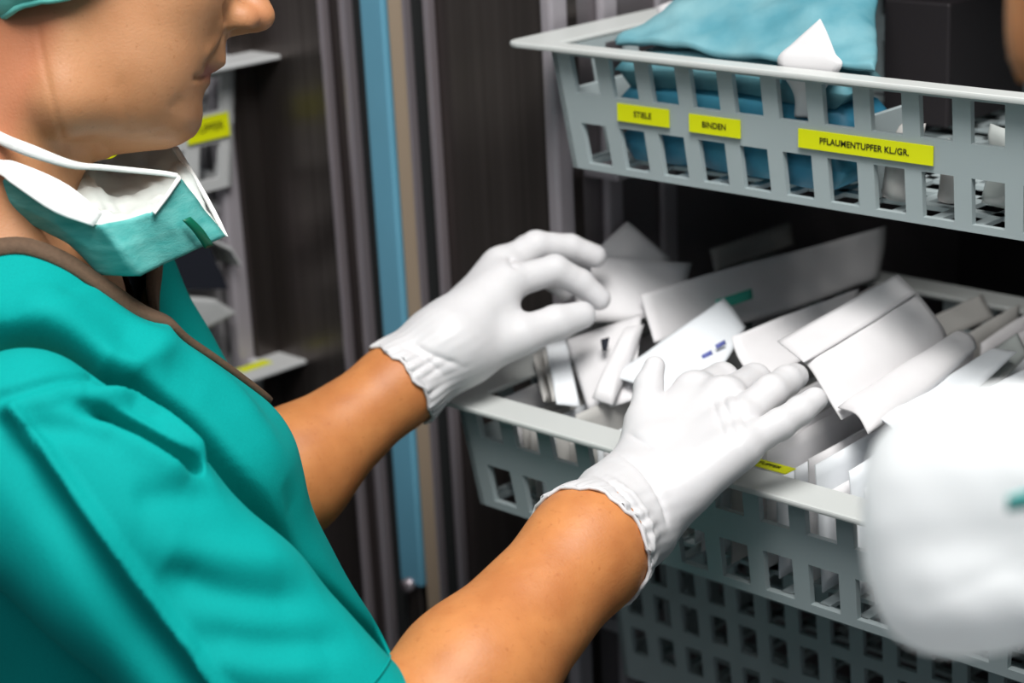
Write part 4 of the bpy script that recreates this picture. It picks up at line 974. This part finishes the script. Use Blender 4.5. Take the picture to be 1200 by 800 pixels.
def tro2(G):
    G.cap(PE2 + dn * .02, PE2 + dn * .06, .125, .125, .05, fl=(fd, 1.25))
    for s in (-1, 1):
        hp = PE2 + fd * .09 * s; an = hp.copy(); an[2] = .09; G.cap(hp + dn * .1, an, .10, .072, .03)
clothed('trousers', tro2, 'trousers', [lambda V: .07 - V[:, 2], lambda V: V[:, 2] - .90], bz=(.03, 1.05))
for s in (-1, 1):
    an = PE2 + fd * .09 * s; an[2] = .048
    def cl(G, an=an): G.cap(an + rd * .03, an - rd * .13, .046, .042, .02); G.cap(an + rd * .03 + dn * .02, an - rd * .14 + dn * .02, .036, .036, .02)
    o = clothed('clog', cl, 'clog', [], st=.006, bz=(-.02, .14), amp=0)
    for v in o.data.vertices: v.co.z = max(v.co.z, 0.0)
def cap2(G): G.ell(q2(-.025, 0, .05), A2, (.108, .088, .095), .02)
clothed('surgical_cap', cap2, 'cap_teal', [lambda V: (HC[2] + .035 + .15 * ((V - HC) @ h2)) - V[:, 2]], st=.005, bz=(HC[2] - .05, HC[2] + .2), amp=.003)
# gloved hand of the second person (just outside the frame)
hd = unit(HB - ELB); pwv = unit(np.cross(hd, [0, 0, 1.])); up2 = np.cross(pwv, hd)
def glove2(G):
    G.cap(HB - hd * .09, HB - hd * .02, .038, .034, .01); G.cap(HB - hd * .01, HB + hd * .05, .026, .026, .012, fl=(pwv, 1.5))
    for i in range(4):
        b0 = HB + hd * .06 + pwv * (i - 1.5) * .018; G.chain([b0, b0 + hd * .03 - up2 * .004, b0 + hd * .042 - up2 * .026, b0 + hd * .026 - up2 * .040], [.0105, .0098, .009, .008], .004)
    t0 = HB + pwv * .03 + hd * .01; G.chain([t0, t0 + hd * .03 - up2 * .02, t0 + hd * .052 - up2 * .030], [.014, .0115, .009], .006)
lo, hi = HB - .13, HB + .14
clothed('glove', glove2, 'glove', [lambda V: (HB - hd * .055 - V) @ hd], st=.003, bz=(lo[2], hi[2]), amp=.0005)
# crumpled white bag hanging from that hand
lo, hi = P(1150, 610, .66) - .10, P(1150, 610, .66) + .13
G = Field(*[np.arange(lo[i], hi[i], .0022) for i in range(3)])
camr, camd, camf = AX @ [1., 0, 0], AX @ [0, 1., 0], AX @ [0, 0, 1.]
CA = (camr, camd, camf)
for px, py, d, rx, ry, rz in ((1125, 600, .66, .029, .034, .024), (1090, 575, .665, .018, .026, .016), (1120, 705, .655, .022, .016, .018), (1205, 575, .66, .036, .032, .026), (1195, 695, .65, .038, .016, .022), (1082, 640, .662, .016, .028, .014), (1190, 505, .668, .034, .015, .018), (1275, 605, .66, .026, .022, .020)):
    G.ell(P(px, py, d), CA, (rx, ry, rz), .014)
V_, Q_ = G.mesh(2); del G; N_ = normals(V_, Q_)
V_ = V_ + N_ * (.0012 * vnoise(V_ * 90, 12) + .0012 * np.abs(np.sin(vnoise(V_ * 45, 13) * 4)) - .0008)[:, None]
bag = empty('plastic_bag', V_.mean(0) - np.array([0, 0, .04]), 'crumpled white plastic bag close to the viewer at the lower right', 'bag')
quad_obj('bag_body', relax(V_, Q_, 1), Q_, 'bag_film', bag)
pouch('print_patch', [[P(1180, 582, .618), P(1240, 560, .618)], [P(1180, 600, .620), P(1240, 590, .620)]], 'cap_teal', bag, .0006, 4, 4, .0008, 1).data.materials[0] = MATS['mask_teal']
